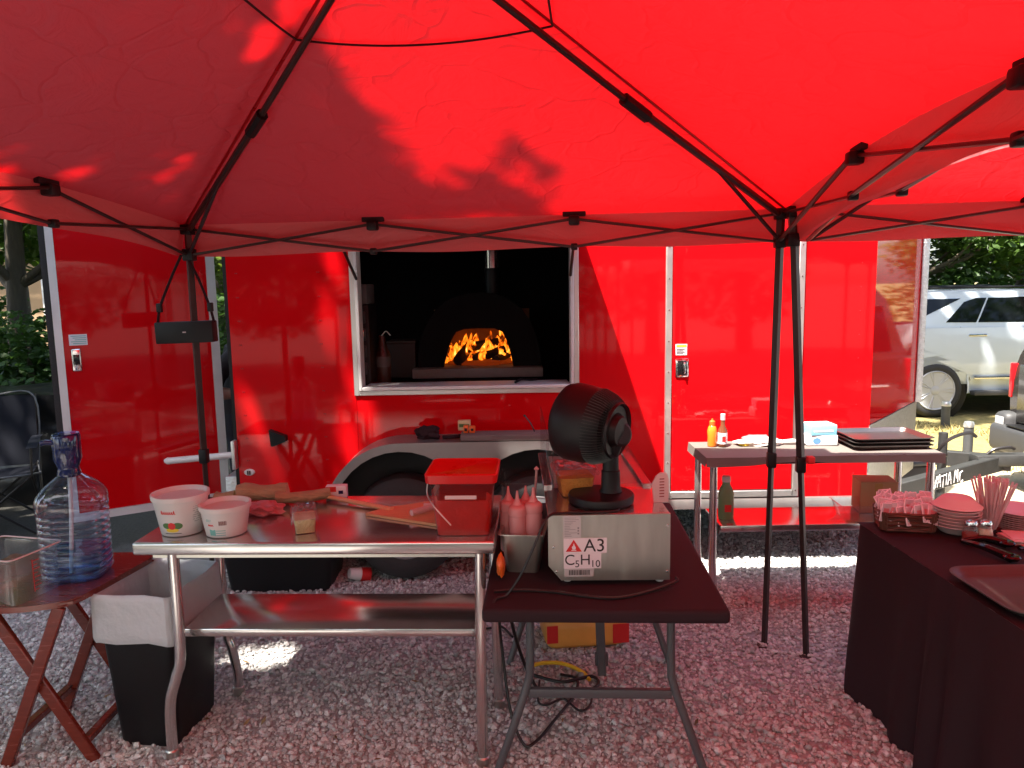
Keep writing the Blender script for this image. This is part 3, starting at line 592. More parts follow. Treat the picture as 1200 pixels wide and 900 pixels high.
# things at the left of the interior, colours dimmed for the shade there
RK = thing('equipment_rack', 'dark tall rack with grey top inside the left of the window', 'rack', (-.99, 4.95, 0), world=True)
obj('rack_body', G().rbox(-1.10, -.915, 4.80, 5.10, ZB+.022, 1.70, .006), M['black'], RK)
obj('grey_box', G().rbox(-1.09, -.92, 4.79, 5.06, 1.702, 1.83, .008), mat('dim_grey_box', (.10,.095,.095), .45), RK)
g = G()
for z in (1.25,1.36,1.47,1.58): g.rbox(-1.08,-.935,4.782,4.799,z,z+.075,.004)
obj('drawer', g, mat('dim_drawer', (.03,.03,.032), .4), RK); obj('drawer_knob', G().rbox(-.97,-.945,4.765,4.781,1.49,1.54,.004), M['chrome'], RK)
BO = thing('brown_bottle', 'brown bottle with pale label beside the rack inside the trailer', 'bottle', (-.88, 5.05, 1.152))
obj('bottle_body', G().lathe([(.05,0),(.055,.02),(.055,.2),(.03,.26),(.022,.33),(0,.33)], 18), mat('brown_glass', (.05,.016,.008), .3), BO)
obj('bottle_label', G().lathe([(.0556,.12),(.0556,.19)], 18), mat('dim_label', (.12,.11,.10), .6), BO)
obj('bottle_handle', G().tube(spline([(.0,0,.33),(.03,0,.36),(.06,0,.33)], 5), .004), M['alu'], BO)
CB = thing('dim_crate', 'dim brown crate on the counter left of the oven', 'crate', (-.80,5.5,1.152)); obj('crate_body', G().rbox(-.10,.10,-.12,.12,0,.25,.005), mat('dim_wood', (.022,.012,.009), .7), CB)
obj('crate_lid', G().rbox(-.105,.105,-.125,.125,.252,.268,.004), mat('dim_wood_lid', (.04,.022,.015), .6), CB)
tag(obj('serving_tray', G().lathe([(0,.0),(.10,.002),(.13,.014),(.132,.014)], 28, Matrix.Translation((-.73,4.80,1.152)) @ Matrix.Diagonal((1.1,.9,1,1))), M['white'], world=(-.73,4.8,1.152)), 'pale round tray on the counter inside the window', 'tray')
tag(obj('black_tongs', G().tube(spline([(.02,4.60,1.205),(.06,4.66,1.215),(.12,4.72,1.205),(.16,4.76,1.2)], 5), .008), M['black'], world=(.02,4.6,1.2)), 'black tong handles resting on the window sill near its right end', 'tongs')

# ------------------------------------------------------------------ pop-up tents
def make_tent(label, loc, rz, zside, zpk=2.90, lean=None, cloth=None):
    cloth = cloth or M['canopy']; lean = lean or {}
    t = thing('canopy_tent', label, 'tent', loc, rz, 'pop up canopy tents')
    h = 1.475; zc = 2.135; cor = [(-h, h), (h, h), (h, -h), (-h, -h)]; names = ['far', 'right', 'near', 'left']
    def eave(k, s):
        a, b_ = cor[k], cor[(k+1) % 4]; return Vector((a[0]+(b_[0]-a[0])*s, a[1]+(b_[1]-a[1])*s, zc + zside[k]*math.sin(math.pi*s)))
    pk = Vector((0, 0, zpk))
    for k in range(4):
        def fn(u_, v_, k=k):
            e = eave(k, u_); p = e.lerp(pk, v_); c = 4*u_*(1-u_)
            p.z -= .045*c*math.sin(math.pi*v_)*(1-v_*.4) + .010*c*math.sin(math.pi*v_)*mnoise.noise(Vector((p.x*3, p.y*3, k)))
            return p
        obj('roof_panel', G().grid(fn, 40, 26), cloth, t, sharp=60)
        out_ = Vector((cor[k][0]+cor[(k+1) % 4][0], cor[k][1]+cor[(k+1) % 4][1], 0)).normalized()
        def fv(u_, v_, k=k, out_=out_):
            e = eave(k, u_); fold = .010*mnoise.noise(Vector((u_*9, k*5, v_*.6)))+.006*mnoise.noise(Vector((u_*2, v_*7, k)))
            return e + out_*(.0+.022*v_+fold*v_*1.6) + Vector((0,0,-.0 - v_*(.155 + .006*math.sin(u_*17+k))))
        obj('valance', G().grid(fv, 60, 7), M['valance'] if cloth == M['canopy'] else cloth, t, sharp=60)
        hp = [Vector((*cor[k], zc)).lerp(pk, q_)-Vector((0,0,.004)) for q_ in np.linspace(0, 1, 12)]
        obj('hip_seam', G().tube(hp, .007, 6, flat=.5), M['red_dark'] if cloth == M['canopy'] else cloth, t)
    # legs
    for k, (x, y) in enumerate(cor):
        sx, sy = (1 if x > 0 else -1), (1 if y > 0 else -1)
        x, y = x-.03*sx, y-.03*sy
        ln_ = lean.get(k, (0, 0)); ox_, oy_ = ln_[:2]; x += ln_[2] if len(ln_) > 2 else 0; pt = lambda z: (x+ox_*(1-z/2.1), y+oy_*(1-z/2.1), z)
        lg = obj('leg', G().tube([pt(.95), pt(2.10)], .0195, 4), M['tent_bar'], t)
        obj('lower_leg', G().tube([pt(.006), pt(.949)], .0150, 4), M['tent_bar'], lg)
        fx_, fy_, _ = pt(0); obj('foot', G().rbox(fx_-.035, fx_+.035, fy_-.035, fy_+.035, 0, .006, .002, 1), M['tent_bar'], lg)
        cx0, cy0, _ = pt(.95); obj('leg_clamp', G().rbox(cx0-.021, cx0+.021, cy0-.021, cy0+.021, .91, .985, .006), M['black'], lg)
        obj('slider', G().rbox(x-.027, x+.027, y-.027, y+.027, 1.955, 2.015, .006), M['black'], t)
        obj('corner_bracket', G().rbox(x-.028, x+.028, y-.028, y+.028, 2.085, 2.135, .006), M['black'], t)
    # scissor trusses
    for k in range(4):
        a, b_ = Vector((*cor[k], 0)), Vector((*cor[(k+1) % 4], 0)); inw = -Vector((a.x+b_.x, a.y+b_.y, 0)).normalized()
        dr = (b_-a).normalized()
        def node(i, hi):
            s = i/3; p = a.lerp(b_, s) + inw*.03; 
            if i == 0: p += dr*.03
            if i == 3: p -= dr*.03
            z = (zc-.022 if hi else 1.982) + zside[k]*math.sin(math.pi*s)
            return Vector((p.x, p.y, z))
        for i in range(3):
            for j, (p, q) in enumerate(((node(i, 1), node(i+1, 0)), (node(i, 0), node(i+1, 1)))):
                o_ = inw*(.008 if j else -.008)
                obj('truss_bar', G().tube([p+o_, q+o_], .0112, 6, flat=.62), M['tent_bar'], t)
            if i:
                p = node(i, 1); obj('truss_joint', G().rbox(p.x-.026, p.x+.026, p.y-.026, p.y+.026, p.z-.03, p.z+.014, .008), M['black'], t)
                obj('fabric_clip', G().rbox(-.055, .055, -.012, .012, -.008, .016, .004, 2, Matrix.Translation(p - inw*.012 + Vector((0,0,.02))) @ Matrix.Rotation(math.atan2(dr.y, dr.x), 4, 'Z')), M['black_cloth'], t)
                p = node(i, 0); obj('truss_joint', G().rbox(p.x-.016, p.x+.016, p.y-.016, p.y+.016, p.z-.016, p.z+.016, .006), M['black'], t)
    # rafters with elbow joints and braces
    for k, (x, y) in enumerate(cor):
        c = Vector((x*.975, y*.975, zc-.03)); p = Vector((0, 0, zpk-.06)); mid = c.lerp(p, .5)-Vector((0,0,.012))
        obj('rafter', G().tube([c, mid], .0155, 8), M['tent_bar'], t); obj('rafter', G().tube([mid, p], .0125, 8), M['tent_bar'], t)
        obj('rafter_joint', G().tube([c.lerp(p, .455)-Vector((0,0,.014)), c.lerp(p, .52)-Vector((0,0,.014))], .024, 8), M['black'], t)
        obj('brace', G().tube([c.lerp(p, .235)-Vector((0,0,.012)), Vector((x*.98, y*.98, 1.985))], .009, 6), M['tent_bar'], t)
    obj('peak_hub', G().lathe([(.05,zpk-.12),(.06,zpk-.06),(.03,zpk-.03),(0,zpk-.02)], 16), M['black'], t)
    # strap seam sewn across the upper slope
    for k in range(4):
        s_ = []
        for q in np.linspace(0, 1, 24):
            e = eave(k, q).lerp(pk, .70); c_ = 4*q*(1-q); e.z -= .045*c_*math.sin(math.pi*.7)*.72 + .012 + .012*c_; s_.append(e)
        obj('seam_strap', G().tube(s_, .0042, 5), M['black_cloth'], t)
    return t
make_tent('large red canopy over the steel table and fan, its left half in tree shade', (-.331, 2.217, 0), -6, [.0, .115, .27, .095], lean={1: (-.02, 0)})
make_tent('sunlit red canopy on the right over the cloth covered table', (2.662, 1.83, 0), -5.2, [.0, .03, .27, .115], lean={0: (.125, .0, -.075)})
WC = fabric('white_canopy_fabric', (.70,.68,.66), (.72,.69,.65), .35)
make_tent('white canopy over the photographer in front of the red one', (-.25, -.92, 0), -2, [.34, .06, .0, .06], cloth=WC)
make_tent('white canopy beside the photographer on the right', (2.85, -1.35, 0), -2, [.06, .06, .0, .06], cloth=WC)

# black case hung by straps from the far left tent pole
HC = thing('hanging_case', 'black rectangular case hung by two straps from the left tent pole', 'case', (-1.64, 3.76, 1.545))
obj('case_body', G().rbox(-.145,.145,-.035,.035,0,.108,.006, 2, Matrix.Rotation(R(-1.2),4,'Y')), M['black'], HC)
obj('logo_plate', G().rbox(-.006,.012,-.037,-.0355,.052,.058,.001,1), M['sticker'], HC)
for s_ in (-1, 1):
    st = obj('strap', G().tube(spline([(s_*.142,0,.10),(s_*.125,.0,.18),(s_*.07,.02,.32),(s_*.012,.03,.44)], 5), .0075, 6, flat=.4), M['black_cloth'], HC)
    obj('strap_buckle', G().rbox(s_*.128-.013, s_*.128+.013, -.012, .012, .155, .20, .004), M['black'], st)

# ------------------------------------------------------------------ stainless table on the left
TA = thing('steel_prep_table', 'stainless steel prep table with undershelf holding tubs and red sauce container', 'table', (-.728, 2.905, 0), -2.2)
hw, hd = .668, .305
obj('table_top', G().rbox(-hw, hw, -hd, hd, .842, .89, .009, 3), M['steel'], TA)
obj('apron', G().box(-hw+.05, hw-.05, -hd+.05, hd-.05, .815, .841), M['steel_dull'], TA)
obj('undershelf', G().rbox(-hw+.115, hw-.085, -.20, .135, .475, .508, .006), M['steel'], TA)
lp = {'fl': [(-.545,-.245,.84),(-.548,-.245,.44),(-.57,-.245,.34),(-.604,-.245,.22),(-.61,-.245,.0)], 'bl': [(-.582,.215,.84),(-.575,.215,.33),(-.555,.215,.22),(-.535,.215,.1),(-.535,.215,0)],
      'fr': [(.612,-.275,.84),(.605,-.275,.4),(.605,-.275,.0)], 'br': [(.63,.13,.84),(.64,.12,.3),(.645,.12,0)]}
for k in lp.values():
    lg = obj('leg', G().tube(spline(k, 6), .0205, 14), M['steel'], TA); e = k[-1]
    obj('foot', G().lathe([(.024,0),(.026,.012),(.026,.035),(.021,.04)], 14, Matrix.Translation(e)), M['steel_dull'], lg)
for p in (lp['fl'][0], lp['bl'][0], lp['fr'][0], lp['br'][0]):
    pass
def on(T_, x, y, z):   # world point into nothing: helper kept simple
    return (x, y, z)

# plastic tubs
def tub(name, label, loc, r0, r1, h, rz):
    t = thing(name, label, 'tub', loc, rz, 'white plastic tubs on the steel table')
    obj('tub_wall', G().lathe([(r0-.006,0),(r0,.004),(r1*.985,h-.022),(r1*.99,h-.02),(r1+.004,h-.018),(r1+.005,h),(r1-.002,h+.001),(r1-.006,h-.004),(r1-.010,h-.03)], 48), M['tubwhite'], t)
    obj('lid', G().lathe([(r1-.0105,h-.016),(r1-.03,h-.020),(0,h-.021)], 40), M['tubwhite'], t)
    return t
def patch(t, name, m, r0, r1, h, pts, off=.0008, par=None, nsub=1):
    # a flat print wrapped on the conical wall: pts are (angle in degrees, height)
    g = G(); v = []
    for a_, z in pts:
        r = r0+(r1-r0)*z/h+off; v.append((r*math.cos(R(a_)), r*math.sin(R(a_)), z))
    n = len(v); cx = sum(p[0] for p in pts)/n; cz_ = sum(p[1] for p in pts)/n; r = r0+(r1-r0)*cz_/h+off*1.6
    g.add(v+[(r*math.cos(R(cx)), r*math.sin(R(cx)), cz_)], [(i, (i+1) % n, n) for i in range(n)]); return obj(name, g, m, par or t)
def ell(a, z, ra, rz_, n=14, tilt=0, cut=0):
    o_ = []
    for i in range(n):
        th = 2*math.pi*i/n; x, y = ra*math.cos(th), rz_*math.sin(th); o_.append((a + x*math.cos(tilt)-y*math.sin(tilt)*8*cut, z + y + x*tilt*.004))
    return o_
t1 = tub('cheese_tub', 'larger white plastic tub printed with tomato and leaves, leftmost on the steel table', (-1.272,2.755,.8905), .076, .100, .155, 0)
for (a_, z, ra, rz_, mm) in ((-104,.046,14,.012,'green'), (-78,.046,13,.013,'green'), (-92,.029,17,.008,'yellow'), (-92,.046,9.5,.014,'red_label')):
    patch(t1, 'print', M[mm], .076, .100, .155, ell(a_, z, ra, rz_), .0009+.0005*(mm == 'red_label')+.0002*(mm=='yellow'))
g = G()
def wpt(a_, z, r0=.076, r1=.100, h=.155, off=.001): r = r0+(r1-r0)*z/h+off; return (r*math.cos(R(a_)), r*math.sin(R(a_)), z)
for i in range(7): g.tube(spline([wpt(-114+5*i, .093), wpt(-112.5+5*i, .103+.004*(i in (0,6))), wpt(-111+5*i, .094), wpt(-109.4+5*i,.094)], 4), .0016, 5)
obj('print', g, M['red_label'], t1)
g = G()
for i in range(9):
    for k in range(7): g.box(-.004, .004, -.0004, .0004, -.0012, .0012, Matrix.Translation(wpt(-38+4.2*k, .055+.0085*i)) @ Matrix.Rotation(R(-38+4.2*k+90), 4, 'Z')) if (i*3+k*5) % 4 else None
obj('print', g, mat('grey_print', (.45,.42,.42), .6), t1)
g = G()
for k in range(10): g.box(-.003, .003, -.0004, .0004, -.001, .001, Matrix.Translation(wpt(-112+4.5*k, .016)) @ Matrix.Rotation(R(-22+4.5*k), 4, 'Z'))
obj('print', g, M['ink'], t1)
t2 = tub('cheese_tub', 'smaller white plastic tub with barcode and teal print, next to the tomato tub', (-1.094,2.728,.8905), .073, .090, .118, 0)
W2 = dict(r0=.073, r1=.090, h=.118)
patch(t2, 'print', M['teal'], .073,.090,.118, [(-116,.012),(-98,.012),(-98,.036),(-116,.036)])
g = G()
for k in range(9): g.box(-.0012*(1+k % 2), .0012, -.0004, .0004, -.013, .013, Matrix.Translation(wpt(-86+2.2*k, .067, **W2)) @ Matrix.Rotation(R(4+2.2*k), 4, 'Z'))
obj('barcode', g, mat('brown_print', (.25,.16,.15), .6), t2)
g = G()
for i in range(3):
    for k in range(5): g.box(-.004, .004, -.0004, .0004, -.001, .001, Matrix.Translation(wpt(-94+5*k, .014+.009*i, **W2)) @ Matrix.Rotation(R(-4+5*k), 4, 'Z'))
for k in range(4): g.tube([wpt(-122+4*k, .066, **W2), wpt(-120+4*k, .076, **W2)], .0011, 5)
obj('print', g, M['teal'], t2)
g = G()
for k in range(4): g.tube(spline([wpt(-118+4*k, .050, **W2), wpt(-116+4*k, .056, **W2), wpt(-114.5+4*k, .049, **W2)], 3), .0011, 5)
obj('print', g, M['red_label'], t2)

# cling wrapped pans
def pan_wrap(name, label, cat, loc, rz, w, d, h, taper, fill, fillm, wrap_amp=.012, skirt=.05):
    t = thing(name, label, cat, loc, rz, 'plastic pans covered in cling wrap')
    def ring(z, k): return [(x, y, z) for x, y in rrect(-w/2*k, w/2*k, -d/2*k, d/2*k, .014*k)]
    g = G(); n = len(ring(0, 1)); zs = [(0, taper*.96), (.004, taper), (h-.006, 1), (h-.005, 1.08), (h, 1.08)]
    V = sum((ring(z, k) for z, k in zs), []); F = [tuple(range(n))[::-1]] + [(i*n+j, i*n+(j+1) % n, (i+1)*n+(j+1) % n, (i+1)*n+j) for i in range(len(zs)-1) for j in range(n)]
    g.add(V, F); obj('pan', g, M['clear'], t)
    g = G(); V = ring(.003, taper*.95) + ring(fill, (taper+(1-taper)*fill/h)*.97)
    g.add(V, [tuple(range(n))[::-1], tuple(range(n, 2*n))] + [(j, (j+1) % n, n+(j+1) % n, n+j) for j in range(n)]); obj('filling', g, fillm, t, sharp=30)
    def fw(u_, v_):
        x, y = (u_-.5)*2, (v_-.5)*2; m_ = max(abs(x), abs(y)); k = 1.0
        X_, Y_ = x*w*.60, y*d*.60; e = max(0, m_-.82)/.18
        z = h+.003+wrap_amp*mnoise.noise(Vector((x*3+loc[0]*9, y*3, 2))) *(1-e*.3)- skirt*e**1.3*(.6+.7*abs(mnoise.noise(Vector((x*4, y*4, 7)))))
        s_ = 1 - .05*e + .05*e*mnoise.noise(Vector((x*6, y*6, 1)))
        return (X_*s_, Y_*s_, z)
    obj('cling_wrap', G().grid(fw, 26, 26), M['wrap'], t); return t
pan_wrap('wrapped_pan', 'small pan of pale grated cheese under cling wrap on steel table', 'food pan', (-.80,2.74,.8905), 18, .088, .125, .088, .82, .058, M['cheese'])
# pink bag, logs, carton
tag(obj('pink_packet', blob((-1.03,2.955,.913), (.082,.052,.030), 11, .45, 4), M['pink_bag'], world=(-1.03,2.955,.89)), 'crumpled pink plastic packet between the tubs and the logs', 'packet')
def log(label, a, b_, r, seed, half=False):
    a, b_ = Vector(a), Vector(b_); n = 12
    g = G(); P_ = [a.lerp(b_, t_)+Vector((0,0,.006*math.sin(t_*5+seed))) for t_ in np.linspace(0,1,8)]
    g.tube(P_, [r*(1+.16*mnoise.noise(Vector((t_*3, seed, 0)))) for t_ in np.linspace(0,1,8)], n, cap=False)
    for i, v in enumerate(g.v):
        k = i % n; q = 1+.22*mnoise.noise(Vector((k*1.1, seed*3, i*.05))); c = P_[i//n]; g.v[i] = tuple(c+(Vector(v)-c)*q)
    m = len(g.v)
    L_ = thing('firewood_log', label, 'log', a, 0, 'split firewood along the back of the steel table', world=True)
    E_ = G().add(g.v[:n], [tuple(range(n))[::-1]]); E_.add(g.v[-n:], [tuple(range(n))]); 
    obj('log_bark', g, M['bark'], L_); obj('log_end', E_, M['log_end'], L_, sharp=0)
log('thick split log lying behind the pink packet', (-1.195,3.125,.930), (-.985,3.15,.935), .037, 1)
log('thinner log lying right of the thick split log, touching the peel handle', (-1.02,3.08,.918), (-.80,3.15,.920), .024, 2)
log('short dark log at the left end of the firewood', (-1.30,3.14,.915), (-1.205,3.13,.917), .023, 3)
CN = thing('flat_carton', 'small white and red carton behind the peel handle', 'carton', (-.78,3.185,.8905), 4)
obj('carton', G().rbox(-.045,.045,-.02,.02,0,.055,.002), M['white_box'], CN); obj('print', G().box(-.044,.0,-.0212,-.0203,.03,.053), M['red_label'], CN); obj('print', G().box(.01,.03,-.0212,-.0203,.02,.035), M['navy'], CN)
# pizza peel
PE = thing('pizza_peel', 'wooden pizza peel lying on the steel table with its blade by the sauce container', 'peel', (0,0,0), world=True)
g = G(); g.prism([(-.60,2.905),(-.53,2.985),(-.45,3.015),(-.38,3.05),(-.27,3.10),(-.12,3.05),(-.12,2.80),(-.27,2.735)], .8915, .9025, 'xy'); obj('blade', g, M['wood_peel'], PE)
obj('handle', G().tube([(-.845,3.165,.906),(-.70,3.075,.903),(-.50,2.95,.9005)], [.013,.014,.016], 10, flat=.7), M['wood_peel'], PE)
BR = thing('rolling_stick', 'pink tinted plastic stick lying on the blade of the peel', 'utensil', (0,0,0), world=True)
obj('stick', G().tube([(-.405,2.835,.922),(-.30,2.93,.924)], .013, 12), M['pink_plastic'], BR); obj('stick_end', G().tube([(-.37,2.955,.918),(-.29,2.95,.918)], .009, 10), M['pink_plastic'], BR)
# square container of red sauce with red lid
SC = thing('sauce_container', 'clear square container of red tomato sauce with bright red lid', 'container', (-.187,2.735,.8905), -2)
def sqpan(w0, w1, h, z0=0, r=.02, t=0, rim=True):
    g = G(); rg = lambda w, z: [(x, y, z) for x, y in rrect(-w, w, -w, w, r)]
    zs = [(w0, z0), (w0+(w1-w0)*.5, z0+h*.5), (w1, z0+h-.012)] + ([(w1+.010, z0+h-.011), (w1+.010, z0+h)] if rim else [(w1, z0+h)])
    V = sum((rg(w, z) for w, z in zs), []); n = len(rg(1, 0))
    return g.add(V, [tuple(range(n))[::-1]]+[(i*n+j, i*n+(j+1) % n, (i+1)*n+(j+1) % n, (i+1)*n+j) for i in range(len(zs)-1) for j in range(n)])
obj('container_wall', sqpan(.098,.117,.225), M['clear'], SC)
g = sqpan(.0955,.107,.135,.003, rim=False); n_ = len(rrect(0,1,0,1,.1)); g.f.append(tuple(range(len(g.v)-n_, len(g.v)))); obj('tomato_sauce', g, M['sauce'], SC, sharp=30)
def smear(u_, v_):
    k = int(u_*47.999) ; rr = rrect(-.1105,.1105,-.1105,.1105,.02,4); p = rr[int(u_*(len(rr)-1))]; q = 1-.02+.03*v_
    return (p[0]*q, p[1]*q, .138+v_*(.016+.036*abs(mnoise.noise(Vector((p[0]*22, p[1]*22, 4))))))
obj('sauce_smear', G().grid(smear, len(rrect(0,1,0,1,.1,4))-1, 2), M['sauce'], SC)
g = G(); rl = lambda w, z: [(x, y, z) for x, y in rrect(-w, w, -w, w, .022)]; nn = len(rl(1,0))
V = rl(.126,.205)+rl(.130,.207)+rl(.133,.238)+rl(.126,.242)+rl(.118,.236); g.add(V, [(i*nn+j, i*nn+(j+1) % nn, (i+1)*nn+(j+1) % nn, (i+1)*nn+j) for i in range(4) for j in range(nn)]+[tuple(range(4*nn,5*nn))]); obj('lid', g, M['red_lid'], SC)
obj('label_strip', G().box(-.06,.055,-.1185,-.1178,.146,.160), M['pink_plastic'], SC)
obj('bail_handle', G().tube(spline([(-.134,-.02,.20),(-.139,-.02,.14),(-.10,-.118,.12),(-.04,-.122,.05)], 6), .0025, 6), M['alu'], SC)

# ------------------------------------------------------------------ black folding table, refrigerated rail, fan
TB = thing('folding_table', 'folding table with fitted black cover and grey legs in the foreground', 'table', (.325, 2.93, 0), -3)
obj('fitted_cover', G().rbox(-.408,.408,-.615,.615,.692,.742,.016, 4), M['black_cloth'], TB)
for sy, yy in ((-1, -.36), (1, .44)):
    for sx in (-1, 1):
        obj('leg', G().tube(spline([(sx*.255,yy,.70),(sx*.258,yy,.42),(sx*.268,yy,.34),(sx*.315,yy-.02*sy*-1,.2),(sx*.385,yy-.03,.0)], 6), .0155, 12), M['grey_leg'], TB)
    obj('crossbar', G().rbox(-.262,.262,yy-.012,yy+.012,.288,.322,.004), M['grey_leg'], TB)
obj('centre_brace', G().rbox(-.018,.018,-.012,.012,0,.53,.004,1, Matrix.Translation((.03,-.02,.19)) @ Matrix.Rotation(R(-3),4,'Y') @ Matrix.Rotation(R(18),4,'X')), M['grey_leg'], TB)
obj('brace_foot', G().rbox(.0,.055,-.04,-.012,.235,.29,.006), M['grey_leg'], TB)

# refrigerated topping rail: machine end faces the camera
RL = thing('topping_rail', 'stainless refrigerated topping rail with hazard stickers on its end panel', 'food chiller', (0,0,0), world=True)
ux0, ux1, uy0, uy1, uz0, uz1 = .118, .548, 2.520, 3.46, .762, 1.000
obj('end_panel', G().prism([(ux0+.045,uz0),(ux1,uz0-.004),(ux1,uz1),(ux0,uz1),(ux0,uz0+.055)], uy0, uy0+.012, 'xz'), M['steel_dull'], RL)
obj('cabinet', G().box(ux0+.047, ux1-.003, uy0+.0125, uy1, uz0+.008, uz1-.006), M['steel_dull'], RL)
obj('top_deck', G().rbox(ux0, ux1, uy0+.013, uy0+.36, uz1-.0055, uz1, .002, 1), M['steel'], RL)
obj('pan_rail', G().rbox(ux0, ux0+.035, uy0+.361, uy1, uz1-.0055, uz1+.012, .002, 1), M['steel'], RL); obj('pan_rail', G().rbox(ux1-.035, ux1, uy0+.361, uy1, uz1-.0055, uz1+.012, .002, 1), M['steel'], RL)
for x, y in ((ux0+.07, uy0+.05), (ux1-.03, uy0+.035), (ux0+.07, uy1-.05), (ux1-.03, uy1-.04)): obj('rubber_foot', G().lathe([(.014,.7425),(.018,.752),(.018,.764)], 12, Matrix.Translation((x,y,0))), M['white'], RL)
g = G()
for x, z in ((ux0+.018,.885),(ux0+.028,.795),(ux1-.01,.958),(ux1-.01,.79)): g.lathe([(.0052,0),(.004,.003),(0,.004)], 8, Matrix.Translation((x,uy0,z)) @ Matrix.Rotation(R(90),4,'X'))
obj('screw', g, M['chrome'], RL)
def lab(x0, x1, z0, z1, m, k=1): return obj('sticker', G().box(x0, x1, uy0-.0008*k-.0004, uy0-.0008*(k-1)-.0001, z0, z1), m, RL)
lab(.171,.233,.918,.9985,M['sticker_grey'])
lA = lab(.172,.324,.862,.9168,M['sticker']); lC = lab(.1725,.304,.806,.8612,M['sticker']); lB = lab(.174,.278,.776,.8055,M['sticker_grey'])
RX = lambda x, z, y=uy0-.0016: Matrix.Translation((x, y, z)) @ Matrix.Rotation(R(90), 4, 'X')
text('lettering', 'A3', .066, M['ink'], RX(.242,.868), RL); text('lettering', 'C', .054, M['ink'], RX(.174,.820), RL); text('lettering', '5', .036, M['ink'], RX(.2105,.811), RL)
text('lettering', 'H', .054, M['ink'], RX(.2285,.820), RL); text('lettering', '10', .036, M['ink'], RX(.2655,.811), RL)
tr = obj('hazard_triangle', G().prism([(.179,.868),(.236,.868),(.2075,.912)], uy0-.0018, uy0-.0012, 'xz'), M['red_label'], RL)
obj('flame_symbol', G().prism([(.203,.876),(.213,.876),(.2155,.883),(.212,.888),(.2075,.899),(.2055,.89),(.2005,.885)], uy0-.0024, uy0-.0019, 'xz'), M['sticker'], tr)
obj('flame_symbol', G().box(.199,.2165,uy0-.0024,uy0-.0019,.872,.8745), M['sticker'], tr)
g = G(); x = .190
while x < .262:
    w_ = random.choice((.0012,.002,.003)); g.box(x, x+w_, uy0-.0018, uy0-.0012, .782, .8005); x += w_+random.choice((.0012,.002))
obj('barcode', g, M['ink'], RL)
g = G()
for i in range(12): g.box(.176, .176+random.uniform(.015,.05), uy0-.0018, uy0-.0012, .990-.006*i, .9915-.006*i)
for i in range(3): g.box(.221,.227,uy0-.0018,uy0-.0012,.931+.01*i,.937+.01*i)
obj('print', g, mat('dim_print', (.25,.25,.26), .6), RL)
# sneeze guard: side pane, front pane, post
obj('guard_post', G().rbox(ux0+.004,ux0+.030,uy0+.17,uy0+.19,uz1+.0005,uz1+.235,.003,1), M['acrylic'], RL)
obj('guard_pane', G().prism([(uy0+.195,uz1+.0005),(uy1,uz1+.0005),(uy1,uz1+.235),(uy0+.195,uz1+.235)], ux0+.012, ux0+.017, 'yz'), M['acrylic'], RL)
obj('guard_pane', G().prism([(ux0+.035,uz1+.012),(ux1-.004,uz1+.012),(ux1-.13,uz1+.225),(ux0+.035,uz1+.225)], uy0+.362, uy0+.367, 'xz'), M['acrylic'], RL)
g = G().add([(ux1-.006,uy0+.2,uz1+.013),(ux1-.006,uy1,uz1+.013),(ux1-.135,uy1,uz1+.235),(ux1-.135,uy0+.2,uz1+.235),(ux1-.011,uy0+.2,uz1+.013),(ux1-.011,uy1,uz1+.013),(ux1-.14,uy1,uz1+.235),(ux1-.14,uy0+.2,uz1+.235)], [(0,1,2,3),(7,6,5,4),(0,3,7,4),(1,5,6,2),(3,2,6,7),(0,4,5,1)])
obj('guard_pane', g, M['acrylic'], RL)
pan_wrap('wrapped_pan', 'clear pan of orange topping under cling wrap beside the fan', 'food pan', (.235,2.80,1.0008), 6, .145, .15, .115, .80, .075, M['cheddar'], .010, .035)
# slotted pale plastic scraper leaning at the rail's right end
SP = thing('slotted_scraper', 'pale pink slotted plastic scraper standing at the right end of the rail', 'scraper', (.535,2.66,1.0008), 8)
obj('scraper_body', G().prism([(-.02,0),(.035,0),(.035,.085),(.028,.108),(.005,.112),(-.012,.10),(-.028,.07)], -.004, .004, 'xz'), M['pink_plastic'], SP)
g = G()
for i in range(7): g.box(.0, .018, -.0052, -.0042, .02+.011*i, .024+.011*i)
obj('slot', g, mat('slot_red', (.35,.06,.06), .6), SP)
# fan
FN = thing('air_circulator_fan', 'black round air circulator fan standing on the topping rail', 'fan', (.322,2.668,1.001), 0)
obj('base', G().lathe([(0,0),(.112,.001),(.120,.008),(.122,.028),(.118,.036),(.06,.042),(0,.043)], 44), M['black'], FN)
obj('neck', G().lathe([(.042,.043),(.036,.06),(.034,.12),(.0345,.122),(.030,.124),(.029,.20),(.026,.235)], 24, Matrix.Translation((.035,-.005,0)) @ Matrix.Diagonal((1,.8,1,1))), M['black'], FN)
ax = Vector((-.80,.56,.10)).normalized(); hc = Vector((-.032,.02,.288)); e1 = ax.cross(Vector((0,0,1))).normalized(); e2 = e1.cross(ax)
mh = Matrix(((e1.x,e2.x,ax.x,hc.x),(e1.y,e2.y,ax.y,hc.y),(e1.z,e2.z,ax.z,hc.z),(0,0,0,1))) @ Matrix.Diagonal((.92,.92,.95,1))
hd_ = obj('fan_housing', G().lathe([(.118,-.085),(.135,-.07),(.150,-.03),(.158,.03),(.159,.075),(.150,.105),(.140,.112)], 48, mh), M['black'], FN)
g = G()
for i in range(56):
    a_ = 2*math.pi*i/56; pr = [(.1395,.113),(.115,.128),(.075,.138),(.04,.141)]
    g.tube([mh @ Vector((r_*math.cos(a_+.25*j), r_*math.sin(a_+.25*j), z_)) for j, (r_, z_) in enumerate(pr)], .0016, 4)
obj('front_grille', g, M['black'], FN); obj('front_cap', G().lathe([(.04,.134),(.04,.146),(0,.15)], 24, mh), M['black'], FN)
